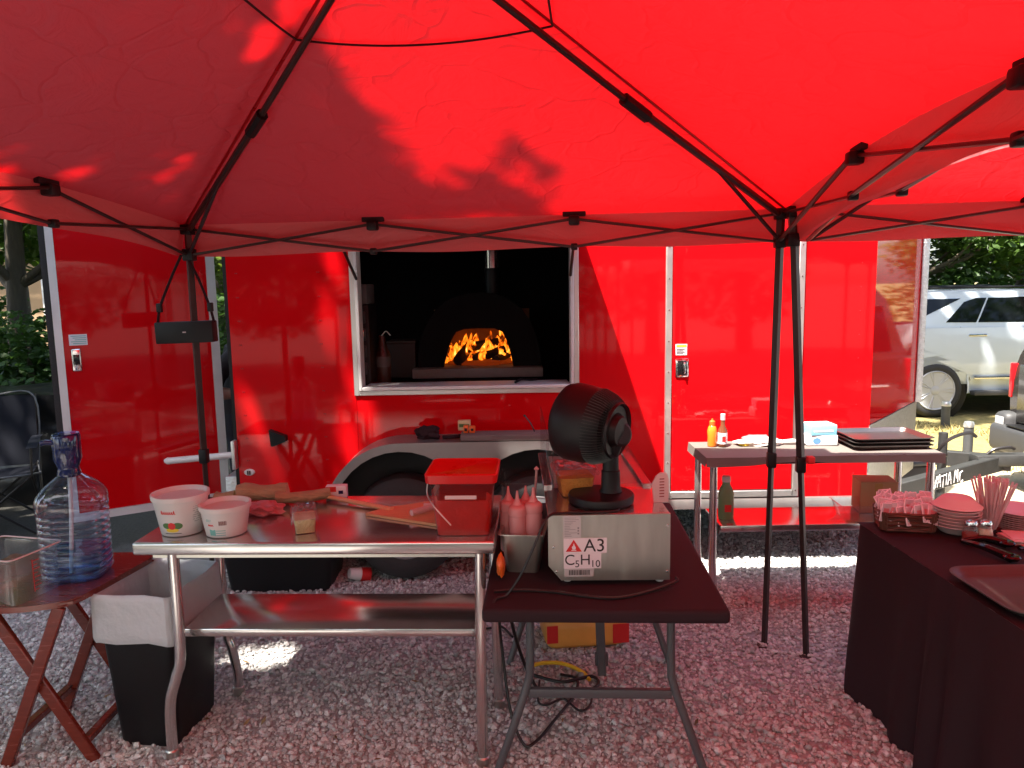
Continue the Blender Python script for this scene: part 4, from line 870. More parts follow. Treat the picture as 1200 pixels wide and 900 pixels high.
g = G()
for i in range(72):
    a_ = 2*math.pi*i/72; pr = [(.150,-.031),(.136,-.072),(.118,-.098),(.100,-.112)]
    g.tube([mh @ Vector(((r_+.003)*math.cos(a_), (r_+.003)*math.sin(a_), z_)) for r_, z_ in pr], .0018, 4)
obj('rear_grille', g, M['black_metal'], FN)
obj('rear_ring', G().lathe([(.098,-.104),(.108,-.118),(.112,-.108),(.104,-.098)], 40, mh), M['black'], FN)
obj('motor_cap', G().lathe([(.075,-.06),(.072,-.10),(.055,-.128),(0,-.135)], 30, mh), M['black'], FN)
g = G()
for i in range(3):
    a0 = 2*math.pi*i/3; g.grid(lambda u_, v_: tuple(mh @ Vector(((.03+.10*v_)*math.cos(a0+1.3*u_+.3*v_), (.03+.10*v_)*math.sin(a0+1.3*u_+.3*v_), .02+.05*u_))), 8, 5)
obj('fan_blade', g, M['black'], FN)
obj('tilt_joint', G().lathe([(.0,-.022),(.036,-.022),(.046,-.014),(.046,.014),(.036,.022),(0,.022)], 26, Matrix.Translation((.062,-.03,.262)) @ Matrix.Rotation(R(78),4,'X') @ Matrix.Rotation(R(25),4,'Y')), M['black'], FN)
obj('tilt_arm', G().tube([(.038,-.01,.19),(.055,-.02,.25),(.03,-.02,.30)], [.028,.034,.03], 14), M['black'], FN)
tag(obj('fan_cord', G().tube(spline([(.38,2.60,1.006),(.36,2.545,1.006),(.27,2.535,1.005),(.18,2.53,1.006),(.115,2.50,1.00),(.07,2.46,.92),(.02,2.44,.82),(-.03,2.43,.752),(-.07,2.40,.748),(-.085,2.36,.70)], 8), .0045, 8), M['cable'], world=(.38,2.6,1.0)), 'black fan cord trailing down over the steel pan to the table edge', 'cord')
tag(obj('rail_cord', G().tube(spline([(-.075,2.47,.748),(.0,2.475,.748),(.12,2.46,.748),(.27,2.405,.748),(.36,2.40,.748),(.47,2.45,.749),(.56,2.485,.765),(.565,2.50,.775)], 8), .0055, 8), M['cable'], world=(0,2.47,.743)), 'black power cord lying along the front of the topping rail', 'cord')
# steel pan with squeeze bottles
SP2 = thing('steel_pan', 'deep stainless pan on the black table holding squeeze bottles', 'pan', (.035,2.72,.7425), -8)
g = G(); rg = lambda w, d_, z: [(x, y, z) for x, y in rrect(-w, w, -d_, d_, .02)]; nn = len(rg(1,1,0))
V = rg(.060,.07,0)+rg(.078,.09,.148)+rg(.088,.10,.150)+rg(.088,.10,.153)+rg(.076,.088,.151)+rg(.058,.068,.004)
g.add(V, [tuple(range(nn))[::-1], tuple(range(5*nn,6*nn))]+[(i*nn+j, i*nn+(j+1) % nn, (i+1)*nn+(j+1) % nn, (i+1)*nn+j) for i in range(5) for j in range(nn)]); obj('pan', g, M['steel_dull'], SP2)
SB = thing('squeeze_bottle', 'pink lit squeeze bottle at the front left of the steel pan', 'squeeze bottle', (.012,2.698,.79), 0, 'squeeze bottles standing in the steel pan')
obj('bottle_body', G().lathe([(.030,0),(.033,.006),(.033,.148),(.030,.162),(.028,.164)], 24), M['squeeze'], SB)
obj('collar', G().lathe([(.0335,.160),(.0345,.164),(.0345,.186),(.030,.193),(.020,.200)], 24), M['squeeze'], SB)
obj('nozzle', G().lathe([(.019,.2005),(.014,.210),(.007,.225),(.0035,.252),(0,.253)], 16), M['squeeze'], SB)
for x, y, z, lb in ((.072,2.702,.80,'pink lit squeeze bottle at the front right of the steel pan'), (.045,2.768,.79,'squeeze bottle standing behind the two front ones in the steel pan'), (-.022,2.765,.79,'squeeze bottle at the back left of the steel pan')):
    dup(SB, (x, y, z), random.uniform(0,90), lb)
BT = thing('clear_bin', 'clear plastic bin with a pink stirrer behind the squeeze bottles', 'container', (.055,2.94,.7425), -4)
obj('bin_wall', sqpan(.085,.10,.30), M['clear'], BT)
obj('stirrer', G().tube([(.02,-.04,.02),(.04,-.05,.33)], .005, 8), M['pink_plastic'], BT); obj('stirrer_end', G().lathe([(0,-.012),(.011,0),(0,.012)], 12, Matrix.Translation((.04,-.05,.335))), M['pink_plastic'], BT)
tag(obj('orange_packet', blob((-.052,2.60,.790), (.016,.03,.045), 21, .3), M['orange'], world=(-.045,2.6,.743)), 'crumpled orange packet wedged between steel table and steel pan', 'packet')

# things under the tables
CBG = thing('charcoal_bag', 'orange and red paper sack lying on the gravel under the black table', 'sack', (.34,3.62,0), 6)
obj('sack_body', G().rbox(-.21,.21,-.14,.14,.0,.17,.055,4), M['charbag'], CBG)
obj('print', G().box(.125,.2075,-.1415,-.1405,.03,.13), M['red_label'], CBG); obj('print', G().box(-.205,-.15,-.1415,-.1405,.05,.14), M['red_label'], CBG)
for P_, r_, lb, mm, nm in (([(-.075,2.75,.72),(-.07,2.80,.55),(-.06,2.85,.35),(-.03,2.78,.12),(.02,2.70,.022),(.07,2.72,.018),(.15,2.86,.018),(.25,3.05,.02),(.27,3.18,.02),(.2,3.22,.022)], .0062, 'black cable looping down from the table edge onto the gravel', 'cable', 'power_cable'),
    ([(-.05,2.9,.70),(-.04,3.0,.5),(.0,3.1,.25),(.06,3.15,.05),(.12,3.06,.02),(.25,3.04,.022),(.36,3.12,.022),(.34,3.2,.02),(.2,3.14,.03),(.05,3.2,.04)], .0075, 'thick black cable coiled on the gravel behind the crossbar', 'cable', 'power_cable'),
    ([(.1,3.12,.05),(.09,3.0,.02),(.13,2.98,.018),(.2,3.02,.018),(.26,2.93,.018),(.31,2.97,.018),(.335,3.1,.018)], .005, 'thin black cable zigzagging on the gravel inside the coil', 'cable', 'power_cable'),
    ([(.05,3.28,.024),(.12,3.31,.03),(.22,3.30,.03),(.30,3.24,.022),(.33,3.18,.015)], .0095, 'short length of yellow cord on the gravel behind the crossbar', 'yellow_hose', 'yellow_cord'),
    ([(-.35,3.9,.02),(-.25,3.75,.02),(-.16,3.7,.02),(-.08,3.72,.02),(-.02,3.6,.02)], .006, 'thin dark cable on the gravel beyond the right leg of steel table', 'cable', 'power_cable')):
    tag(obj(nm, G().tube(spline(P_, 10), r_, 8), M[mm], world=P_[0]), lb, 'cable', None if mm != 'cable' else 'black cables under the folding table')
BX = thing('black_tote', 'black plastic tote on the gravel under the trailer behind steel table', 'tote', (-1.42,4.46,0), 0)
g = G(); rg = lambda w, d_, z: [(x, y, z) for x, y in rrect(-w, w, -d_, d_, .04)]; nn = len(rg(1,1,0))
V = rg(.30,.19,0)+rg(.33,.21,.24)+rg(.345,.225,.24)+rg(.345,.225,.26)+rg(.32,.20,.26)+rg(.29,.18,.02)
g.add(V, [tuple(range(nn))[::-1], tuple(range(5*nn,6*nn))]+[(i*nn+j, i*nn+(j+1) % nn, (i+1)*nn+(j+1) % nn, (i+1)*nn+j) for i in range(5) for j in range(nn)]); obj('tote_body', g, M['black'], BX)
CU = thing('fallen_cup', 'red and white paper cup lying on the gravel behind the steel table', 'cup', (-.965,4.42,.045), 30)
mq = Matrix.Rotation(R(105),4,'Y')
obj('cup_wall', G().lathe([(.03,-.07),(.042,.0)], 20, mq), M['white'], CU); obj('cup_band', G().lathe([(.0425,.001),(.046,.06),(.044,.06)], 20, mq), M['red_label'], CU)

# ------------------------------------------------------------------ second steel table in the sun
T2 = thing('covered_prep_table', 'sunlit steel table with black cover standing against the red trailer', 'table', (1.635, 3.995, 0), 0)
def cov(u_, v_):
    # one fitted sheet: top plus a short skirt on the camera side and the ends
    x, y = -.625+1.25*u_, -.20+.40*v_
    return (x, y, .892+.003*mnoise.noise(Vector((x*6, y*6, 0))))
g = G().grid(cov, 40, 14)
def skirt(u_, v_):
    x = -.625+1.25*u_; d_ = .048+.016*math.sin(u_*math.pi*1.0)*-1+.006*math.sin(u_*13)
    return (x, -.20-.006*v_-.003*math.sin(u_*40)*v_, .892+.003*mnoise.noise(Vector((x*6, -.2*6, 0)))-d_*v_)
g.grid(skirt, 40, 4)
for sx in (-.625, .625): g.grid(lambda u_, v_: (sx+math.copysign(.005, sx)*v_, -.20+.4*u_, .892+.003*mnoise.noise(Vector((sx*6, (-.2+.4*u_)*6, 0)))-.05*v_), 14, 3)
obj('fitted_cover', g, mat('sun_faded_black_cloth', (.15,.13,.115), .85, var=.2, vscale=3, bump=.15, bscale=300), T2)
obj('table_top', G().rbox(-.618,.618,-.194,.196,.85,.888,.004), M['steel'], T2)
obj('undershelf', G().rbox(-.53,.53,-.15,.17,.470,.506,.005), M['steel'], T2)
for x in (-.575,.575):
    for y in (-.16,.165):
        lg = obj('leg', G().tube([(x,y,.85),(x,y,.3),(x+(.02 if x < 0 else -.0),y,.0)], .0205, 14), M['steel'], T2)
        obj('foot', G().lathe([(.024,0),(.026,.012),(.026,.035),(.021,.04)], 14, Matrix.Translation((x+(.02 if x < 0 else 0),y,0))), M['steel_dull'], lg)
z2 = .8955
HB = thing('sauce_bottle', 'orange sauce bottle with orange cap on the sunlit table', 'bottle', (1.112,4.07,z2)); obj('bottle_body', G().lathe([(.024,0),(.026,.006),(.024,.05),(.027,.085),(.020,.11),(.013,.118)], 20), M['honey'], HB); obj('cap', G().lathe([(.016,.1185),(.016,.14),(.006,.146),(.004,.155),(0,.155)], 16), M['orange'], HB)
DB = thing('hot_sauce_bottle', 'slim dark bottle with white label and pale cap beside the orange sauce bottle', 'bottle', (1.168,4.06,z2)); obj('bottle_body', G().lathe([(.024,0),(.026,.004),(.026,.09),(.012,.118),(.011,.148)], 20), mat('dark_sauce', (.16,.05,.02), .15), DB)
obj('paper_label', G().lathe([(.0265,.016),(.0265,.078)], 20), M['sticker'], DB); obj('cap', G().lathe([(.0135,.1485),(.0135,.182),(.0,.183)], 16), M['pink_plastic'], DB)
obj('print', G().box(-.010,.010,-.0275,-.0268,.03,.06), M['red_label'], DB)
TW = thing('white_towel', 'rumpled white towel with a red and yellow edge on the sunlit table', 'towel', (1.385,4.09,z2))
obj('towel', blob((0,0,.012), (.115,.06,.026), 31, .45, 4), M['towel'], TW); obj('yellow_corner', blob((-.09,-.02,.008), (.03,.03,.012), 33, .3), M['yellow'], TW); obj('red_fold', blob((-.01,.03,.03), (.075,.035,.018), 35, .4), M['pink_bag'], TW)
HL = thing('metal_spatula', 'pale handled spatula lying beside the glove boxes', 'spatula', (1.565,4.09,z2)); obj('handle', G().tube([(-.05,.0,.012),(.0,0,.014),(.045,.0,.012)], [.011,.014,.011], 10), M['white'], HL); obj('blade', G().rbox(.046,.12,-.03,.03,.006,.009,.001,1), M['steel'], HL)
for z, lb, m1, m2 in ((0,'white glove box with navy print, lower of the two on the sunlit table','white_box','navy'), (.056,'light blue and white glove box stacked on the white one','blue_box','white_box')):
    GB = thing('glove_box', lb, 'box', (1.715+.004*(z > 0),4.09,z2+z), 3 if z else -2)
    obj('carton', G().rbox(-.082 if z == 0 else -.072,.084 if z == 0 else .072,-.06,.06,0,.055,.003), M[m1], GB); 
    if z: obj('carton_top', G().rbox(-.0715,.0715,-.0595,.0595,.0552,.0575,.001,1), M[m2], GB); obj('print', G().box(-.06,.05,-.0612,-.0603,.02,.03), M['white_box'], GB)
    else: obj('print', G().prism(ell(-.03,.026,.022,.018) , -.0612, -.0603, 'xz'), mat('blue_print', (.10,.25,.60), .5), GB); obj('opening', G().box(-.03,.05,-.03,.03,.0551,.0556), M['blue_box'], GB)
SPN = thing('sheet_pan', 'dark rimmed sheet pan, lower of two on the right end of the sunlit table', 'baking tray', (2.045,4.045,z2), 0, 'stacked sheet pans')
def sheetpan():
    g = G(); rg = lambda w, d_, z: [(x, y, z) for x, y in rrect(-w, w, -d_, d_, .03)]; nn = len(rg(1,1,0))
    V = rg(.195,.135,.002)+rg(.21,.15,.022)+rg(.218,.158,.022)+rg(.218,.158,.019)+rg(.209,.149,.019)+rg(.196,.136,0)
    return g.add(V, [tuple(range(nn)), tuple(range(5*nn,6*nn))]+[(i*nn+j, i*nn+(j+1) % nn, (i+1)*nn+(j+1) % nn, (i+1)*nn+j) for i in range(5) for j in range(nn)])
PM = mat('dark_pan_steel', (.20,.17,.16), .3, .9, var=.3)
obj('pan', sheetpan(), PM, SPN)
dup(SPN, (2.05,4.05,z2+.020), 0, 'dark rimmed sheet pan, middle of the stack on the sunlit table'); p3 = dup(SPN, (2.047,4.045,z2+.040), 0.6, 'dark rimmed sheet pan on top of the stack, catching the sun')
GBT = thing('green_bottle', 'translucent green bottle with red label on the shelf under the sunlit table', 'bottle', (1.172,3.985,.5065)); obj('bottle_body', G().lathe([(.038,0),(.042,.008),(.042,.14),(.034,.168),(.022,.19),(.021,.205)], 24), M['greenb'], GBT)
obj('cap', G().lathe([(.023,.206),(.024,.212),(.022,.238),(0,.239)], 20), M['pink_plastic'], GBT); obj('print', G().box(-.018,.018,-.0435,-.042,.045,.085), M['red_label'], GBT)
CT = thing('clear_tray', 'low clear plastic tray on the shelf beside the cardboard box', 'tray', (1.90,3.965,.5065), -3)
g = G(); rg = lambda w, d_, z: [(x, y, z) for x, y in rrect(-w, w, -d_, d_, .02)]; nn = len(rg(1,1,0)); V = rg(.10,.07,0)+rg(.125,.088,.085)+rg(.135,.098,.086)
g.add(V, [tuple(range(nn))[::-1]]+[(i*nn+j, i*nn+(j+1) % nn, (i+1)*nn+(j+1) % nn, (i+1)*nn+j) for i in range(2) for j in range(nn)]); obj('tray_wall', g, M['clear_frost'], CT)
KB = thing('cardboard_box', 'brown cardboard box on the shelf at the right end of the sunlit table', 'box', (2.04,4.085,.5065), -8); obj('box_body', G().rbox(-.095,.10,-.07,.085,0,.175,.002,1), M['card'], KB); obj('box_flap', G().box(-.097,.102,-.072,.087,.1755,.179), M['card'], KB)
obj('tape', G().box(-.02,.02,-.0722,-.0712,.01,.17), M['cardside'], KB)
tag(obj('leg_clamp', G().rbox(1.352,1.386,3.325,3.36,.965,1.0,.006), M['red_label'], world=(1.369,3.34,.965)), 'bright red clip clamped round the right canopy leg', 'clip')

# ------------------------------------------------------------------ cloth covered table at right
TC = thing('cloth_covered_table', 'long table draped to the ground in black cloth in the right foreground', 'table', (1.90, 2.225, 0), 1.2)
cx_, cy_, ct = .385, .915, .752
per = rrect(-cx_, cx_, -cy_, cy_, .03, 4)
def per_pt(u_):
    L_ = [0]; 
    for i in range(len(per)): a_, b_ = per[i], per[(i+1) % len(per)]; L_.append(L_[-1]+math.hypot(b_[0]-a_[0], b_[1]-a_[1]))
    t_ = (u_ % 1)*L_[-1]
    for i in range(len(per)):
        if t_ <= L_[i+1]+1e-9:
            a_, b_ = per[i], per[(i+1) % len(per)]; k = (t_-L_[i])/max(1e-9, L_[i+1]-L_[i]); p = (a_[0]+(b_[0]-a_[0])*k, a_[1]+(b_[1]-a_[1])*k); d_ = Vector((b_[0]-a_[0], b_[1]-a_[1])).normalized(); return p, (d_.y, -d_.x)
    return per[0], (1, 0)
def drape(u_, v_):
    p, n_ = per_pt(u_); f = v_**.8; w_ = (.026*math.sin(u_*2*math.pi*23+2*math.sin(u_*40))+.014*math.sin(u_*2*math.pi*11+1.3)+.01*mnoise.noise(Vector((u_*30, v_*2, 0))))*f + .035*f
    cor_ = min(abs(abs(p[0])-cx_), 1)+0
    c_ = max(0, 1-math.hypot(abs(p[0])-cx_, abs(p[1])-cy_)/.16); w_ += .02*c_*f*math.sin(v_*2.2)
    z = ct - v_*(ct-.004) - (.004 if v_ > 0 else 0)
    return (p[0]+n_[0]*w_, p[1]+n_[1]*w_, max(.004, z))
g = G().grid(drape, 260, 16, close=True)
g.grid(lambda u_, v_: (-cx_+2*cx_*u_, -cy_+2*cy_*v_, ct+.0025*mnoise.noise(Vector((u_*5, v_*14, 3)))+.0012*mnoise.noise(Vector((u_*20, v_*40, 3)))), 30, 60)
obj('tablecloth', g, M['black_cloth'], TC, sharp=60)
obj('table_top', G().rbox(-cx_+.012, cx_-.012, -cy_+.012, cy_-.012, ct-.04, ct-.006, .004), M['white'], TC)
zt = ct+.003
# basket with sauce packets
BK = thing('wicker_basket', 'dark wicker basket full of sauce packets on the black tablecloth', 'basket', (1.655,3.045,zt), -12)
g = G(); N_ = 64
for lay in range(9):
    z = .006+lay*.0088; k = 1+.012*lay
    P_ = rrect(-.098*k,.098*k,-.062*k,.062*k,.025,5); P_ = P_+[P_[0]]
    g.tube([(x*(1+.025*(((i+lay) % 2)*2-1)), y*(1+.035*(((i+lay) % 2)*2-1)), z+.001*math.sin(i*2)) for i, (x, y) in enumerate(spline([(a_, b_, 0) for a_, b_ in P_], 3) and [(q.x, q.y) for q in spline([(a_, b_, 0) for a_, b_ in P_], 3)])], .0062, 5)
obj('basket_weave', g, M['wicker'], BK)
obj('basket_base', G().prism(rrect(-.095,.095,-.06,.06,.025,5), .001, .005, 'xy'), M['wicker'], BK)
for i in range(26):
    P_ = [(q.x, q.y) for q in spline([(a_, b_, 0) for a_, b_ in rrect(-.112,.112,-.074,.074,.025,5)], 2)]; x, y = P_[(i*len(P_))//26]; obj('basket_stake', G().tube([(x*.93, y*.9, .004), (x, y, .083)], .004, 5), M['wicker'], BK)
SK = thing('sauce_packet', 'small printed sauce packet in the wicker basket', 'packet', (1.655,3.045,zt+.05), 0, 'sauce packets heaped in the wicker basket')
obj('sachet', G().rbox(-.024,.024,-.0035,.0035,-.035,.045,.0025,1), M['packet'], SK); obj('print', G().box(-.014,.012,-.0045,-.0037,-.005,.022), M['pink_bag'], SK); obj('print', G().box(-.016,.010,-.0044,-.0037,-.018,-.010), M['teal'], SK)
first = True
for row in range(6):
    for k in range(9):
        x = -.088+.022*k+random.uniform(-.008,.008); y = -.05+.02*row+random.uniform(-.006,.006)
        o = SK if first else dup(SK); first = False
        p = Matrix.Rotation(R(-12),4,'Z') @ Vector((x, y, 0))
        o.location = (1.655+p.x, 3.045+p.y, zt+.062+.006*row+random.uniform(-.006,.016)); o.rotation_euler = (R(random.uniform(-32,2)), R(random.uniform(-28,28)), R(random.uniform(-40,30)))
# bowls
PBW = thing('paper_bowl', 'pink lit paper bowl in the nested stack beside the basket', 'bowl', (1.835,2.985,zt), 0, 'paper bowls in the stack')
obj('bowl', G().lathe([(0,.0),(.052,.0),(.06,.006),(.088,.034),(.094,.037),(.093,.039),(.085,.036),(.055,.004),(0,.003)], 36), M['paper'], PBW)
PBW['label'] = 'lowest paper bowl of the pink lit stack beside the basket'
for i, o_ in zip(range(1, 6), ('second', 'third', 'fourth', 'fifth', 'uppermost upright')): dup(PBW, (1.835+.002*math.sin(i*2), 2.985, zt+.0135*i), i*20, o_+' paper bowl from the bottom of the pink lit stack' if i < 5 else 'uppermost upright paper bowl, just under the upturned one')
UP = dup(PBW, (1.838,2.985,zt+.0135*5+.083), 10, 'paper bowl turned upside down on top of the nested stack'); UP.rotation_euler = (math.pi, 0, 0)
for k, (x, y, lb, cm) in enumerate(((1.822,2.862,'glass shaker of red chilli flakes in front of the bowls','salsa'), (1.880,2.862,'glass shaker of grated parmesan right of the chilli flakes','parm'))):
    J = thing('cheese_shaker', lb, 'shaker', (x,y,zt), 0, 'glass shakers with metal lids')
    pr = [(.024,0),(.029,.006),(.031,.03),(.026,.055),(.0225,.068)]
    obj('jar', G().lathe(pr, 24), M['glassjar'], J); obj('filling', G().lathe([(.022,.003),(.0275,.008),(.0292,.03),(.0285,.036)] if k == 0 else [(.022,.003),(.0275,.008),(.0292,.03),(.0245,.055),(0,.056)], 24), M[cm], J)
    obj('lid', G().lathe([(.0245,.0685),(.025,.08),(.021,.088),(0,.092)], 24), M['chrome'], J)
STC = thing('straw_cup', 'tall clear cup crammed with wrapped straws behind the shakers', 'cup', (1.985,2.99,zt)); obj('cup_wall', G().lathe([(.030,0),(.034,.004),(.048,.12)], 28), M['clear'], STC)
STR = thing('wrapped_straw', 'paper wrapped straw fanned out of the clear cup', 'straw', (1.985,2.99,zt+.003), 0, 'straws standing in the clear cup')
obj('straw', G().tube([(0,0,0),(0,0,.105),(0,0,.215)], .0042, 7), M['pink_plastic'], STR)
for i in range(46):
    o = STR if i == 0 else dup(STR); a_ = i*2.399; r_ = .020*math.sqrt(i/46); o.location = (1.985+r_*math.cos(a_), 2.99+r_*math.sin(a_), zt+.003+random.uniform(0,.012))
    tl = 3+16*math.sqrt(i/46)*random.uniform(.5,1.1); o.rotation_euler = (Matrix.Rotation(a_, 4, 'Z') @ Matrix.Rotation(R(tl), 4, 'Y')).to_euler()
FK = tag(obj('straw_single', G().tube([(1.905,2.93,zt+.004),(1.895,2.95,zt+.19)], .0045, 8), M['pink_plastic'], world=(1.905,2.93,zt)), 'single straw standing upright in front of the fanned straws', 'straw')
PP = thing('paper_plate', 'pale paper plate in the stack behind the napkins', 'plate', (2.13,3.02,zt), 0, 'paper plates in the stack at the right')
obj('plate', G().lathe([(0,0),(.08,0),(.105,.012),(.115,.013),(.115,.015),(.08,.003),(0,.002)], 36), M['paper'], PP)
PP['label'] = 'lowest pale paper plate of the stack behind the napkins'
for i, o_ in zip(range(1, 9), ('second', 'third', 'fourth', 'fifth', 'sixth', 'seventh', 'eighth', 'topmost')): dup(PP, (2.13+.002*math.sin(i*3),3.02,zt+.0085*i), i*30, o_+' pale paper plate from the bottom of the stack behind the napkins' if i < 8 else 'topmost pale paper plate of the stack behind the napkins')
NP = thing('napkin_pile', 'loose pile of pale pink napkins right of the parmesan shaker', 'napkins', (2.02,2.855,zt))
for i in range(7): obj('napkin', G().rbox(-.055,.055,-.055,.055,.0035*i,.0035*i+.003,.001,1, Matrix.Translation((.008*math.sin(i*2.3),.006*math.cos(i*3.1),0)) @ Matrix.Rotation(.25*math.sin(i*1.9),4,'Z')), M['paper'], NP)
TGS = thing('serving_tongs', 'black serving tongs lying on the black tablecloth', 'tongs', (0,0,0), world=True)
zz = zt+.012
for e_, m_ in (((1.838,2.635,zz+.004),(1.797,2.735,zz+.012)), ((1.918,2.785,zz+.004),(1.855,2.828,zz+.012))):
    P_ = spline([(1.775,2.838,zz), m_, e_], 8)
    obj('arm', G().tube(P_, [.008+.009*(i/len(P_)) for i in range(len(P_))], 8, flat=1.1), M['black_gloss'], TGS)
    obj('jaw', G().lathe([(0,-.006),(.022,-.005),(.030,.004),(.024,.008),(0,.006)], 18, Matrix.Translation(e_) @ Matrix.Diagonal((1.0,1.0,1.4,1))), M['black_gloss'], TGS)
obj('lock_ring', G().lathe([(.010,-.006),(.013,0),(.010,.006)], 12, Matrix.Translation((1.782,2.83,zz+.004))), M['chrome'], TGS)
KN = thing('black_utensil', 'black handled utensil lying at the right edge below the napkins', 'utensil', (0,0,0), world=True); obj('handle', G().tube([(1.94,2.745,zt+.01),(2.06,2.77,zt+.01)], .010, 8, flat=.6), M['black_gloss'], KN); obj('blade', G().rbox(2.06,2.16,2.755,2.79,zt+.006,zt+.009,.001,1), M['chrome'], KN)
TY = thing('serving_tray', 'dark serving tray with raised rounded rim at the near edge of the tablecloth', 'tray', (1.79,2.335,zt+.001), 1)
g = G(); cpts = lambda w, d_, z, r_: [(x, y, z) for x, y in rrect(-w, w, -d_, d_, r_, 5)]; nn = len(cpts(1,1,0,.1))
V = cpts(.235,.165,.0,.06)+cpts(.262,.19,.028,.07)+cpts(.274,.202,.030,.075)+cpts(.274,.202,.027,.075)+cpts(.262,.19,.025,.07)+cpts(.236,.166,.003,.06)
g.add(V, [tuple(range(nn))[::-1], tuple(range(5*nn,6*nn))]+[(i*nn+j, i*nn+(j+1) % nn, (i+1)*nn+(j+1) % nn, (i+1)*nn+j) for i in range(5) for j in range(nn)]); 
obj('tray_body', g, mat('dark_tray', (.075,.055,.05), .5, var=.2), TY)

# ------------------------------------------------------------------ left: wooden tray table, jug, container, bin
TT = thing('folding_tray_table', 'red brown wooden folding tray table with crossed legs at left', 'table', (-1.90, 2.88, 0), 0)
poly = arc(.0,-.22,.06,-90,-90,1)+arc(.235-.04,-.10,.085,-70,0,5)+arc(.335-.06,.25,.05,-10,90,5)+arc(-.25,.25,.05,90,180,4)+arc(-.25,-.21,.06,180,270,4)
poly = [(-.30,-.275),(.0,-.285),(.13,-.265),(.215,-.225),(.25,-.18),(.32,.18),(.322,.225),(.30,.265),(.255,.285),(-.28,.285),(-.32,.25),(-.34,-.22)]
poly = [(p.x, p.y) for p in spline([(a_, b_, 0) for a_, b_ in poly]+[(poly[0][0], poly[0][1], 0)], 3)][:-1]
b = bmesh.new(); q = G().prism(poly, .640, .662, 'xy'); vs = [b.verts.new(v) for v in q.v]; [b.faces.new([vs[i] for i in f]) for f in q.f]
bmesh.ops.bevel(b, geom=[e for e in b.edges if abs(e.verts[0].co.z-e.verts[1].co.z) < 1e-5], offset=.006, segments=2, affect='EDGES'); b.normal_update()
obj('tray_top', G().bm(b), M['wood_red'], TT); b.free()
for y, s_, nm in ((-.215, 1, 0), (-.215, -1, 1), (.16, 1, 0), (.16, -1, 1)):
    yy = y + (.011 if s_ > 0 else -.011) ; 
    a_ = Vector((-.16*s_ if s_ > 0 else .19, yy, .638)); e_ = Vector((.255 if s_ > 0 else -.075, yy, .0))
    if s_ > 0: a_ = Vector((-.10, yy, .638))
    d_ = (e_-a_); L_ = d_.length; mm = Matrix.Translation(a_) @ Matrix.Rotation(math.atan2(-d_.z, d_.x) , 4, 'Y')
    obj('leg', G().rbox(0, L_, -.0115, .0115, -.023, .023, .004, 1, mm), M['wood_red'], TT)
obj('stretcher', G().rbox(-.055,-.02,-.20,.175,.095,.125,.004,1), M['wood_red'], TT); obj('stretcher', G().rbox(.20,.232,-.19,.175,.06,.09,.004,1), M['wood_red'], TT)
obj('hinge_pin', G().tube([(.063,-.235,.365),(.063,-.195,.365)], .006, 8), M['alu'], TT)
JG = thing('water_jug', 'big clear blue tinted water jug with dark pump cap on the wooden tray table', 'jug', (-1.785,2.915,.6635), 10); JG.scale = (.87,.87,.87)
pr = [(.05,0.002),(.118,.0),(.132,.012)]
z = .02
for i in range(10): pr += [(.138,z),(.1395,z+.010),(.134,z+.022)]; z += .030
pr += [(.140,z),(.141,z+.05),(.133,z+.075),(.105,z+.112),(.062,z+.148),(.045,z+.162),(.042,z+.19)]
zn = z+.19
obj('jug_wall', G().lathe(pr, 48, sq=3), M['jug'], JG)
obj('water', G().lathe([(.0,.004),(.115,.004),(.128,.014),(.1315,.03),(.130,.13),(.06,.128),(0,.130)], 40, sq=3), M['water'], JG)
pc = obj('pump_cap', G().lathe([(.046,zn-.035),(.050,zn-.02),(.044,zn),(.046,zn+.01),(.058,zn+.045),(.060,zn+.15),(.056,zn+.158),(0,zn+.160)], 32), M['navy'], JG)
obj('pump_top', G().lathe([(.0565,zn+.1605),(.054,zn+.164),(0,zn+.165)], 28), M['navy'], pc)
obj('spout', G().tube([(-.05,-.02,zn+.125),(-.075,-.03,zn+.132),(-.095,-.036,zn+.126)], .013, 10), M['navy'], pc)
obj('dip_tube', G().tube([(.005,-.01,zn-.02),(.0,-.02,.3),(-.02,-.03,.02)], .009, 8), M['white'], JG)
CC = thing('storage_container', 'empty clear plastic food container with red measuring marks, leftmost on the tray table', 'container', (-1.945,2.735,.6635), -14)
g = G(); rg = lambda w, d_, z: [(x, y, z) for x, y in rrect(-w, w, -d_, d_, .022)]; nn = len(rg(1,1,0)); V = rg(.135,.105,.0)+rg(.139,.108,.16)+rg(.142,.111,.172)+rg(.150,.119,.173)+rg(.150,.119,.180)
g.add(V, [tuple(range(nn))[::-1]]+[(i*nn+j, i*nn+(j+1) % nn, (i+1)*nn+(j+1) % nn, (i+1)*nn+j) for i in range(4) for j in range(nn)]); obj('container_wall', g, M['clear_frost'], CC)
rr_ = [(x, y, .178) for x, y in rrect(-.148,.148,-.117,.117,.022)]; obj('container_rim', G().tube(rr_+[rr_[0]], .0032, 6), M['pink_plastic'], CC)
g = G(); 
for i in range(8): g.box(.1402,.1408,-.02,-.02+(.03 if i % 2 else .02),.03+.016*i,.032+.016*i)
g.box(.1402,.1408,-.022,-.019,.025,.15); obj('measuring_marks', g, M['red_label'], CC)
BN = thing('waste_bin', 'black waste bin lined with a white plastic bag under the steel table', 'bin', (-1.462,2.915,0), -7)
g = G(); rg = lambda w, d_, z, r_=.03: [(x, y, z) for x, y in rrect(-w, w, -d_, d_, r_, 4)]; nn = len(rg(1,1,0)); V = rg(.120,.150,.0)+rg(.123,.154,.012)+rg(.157,.185,.60)+rg(.165,.193,.605)+rg(.165,.193,.63)+rg(.153,.181,.628)+rg(.149,.177,.5)
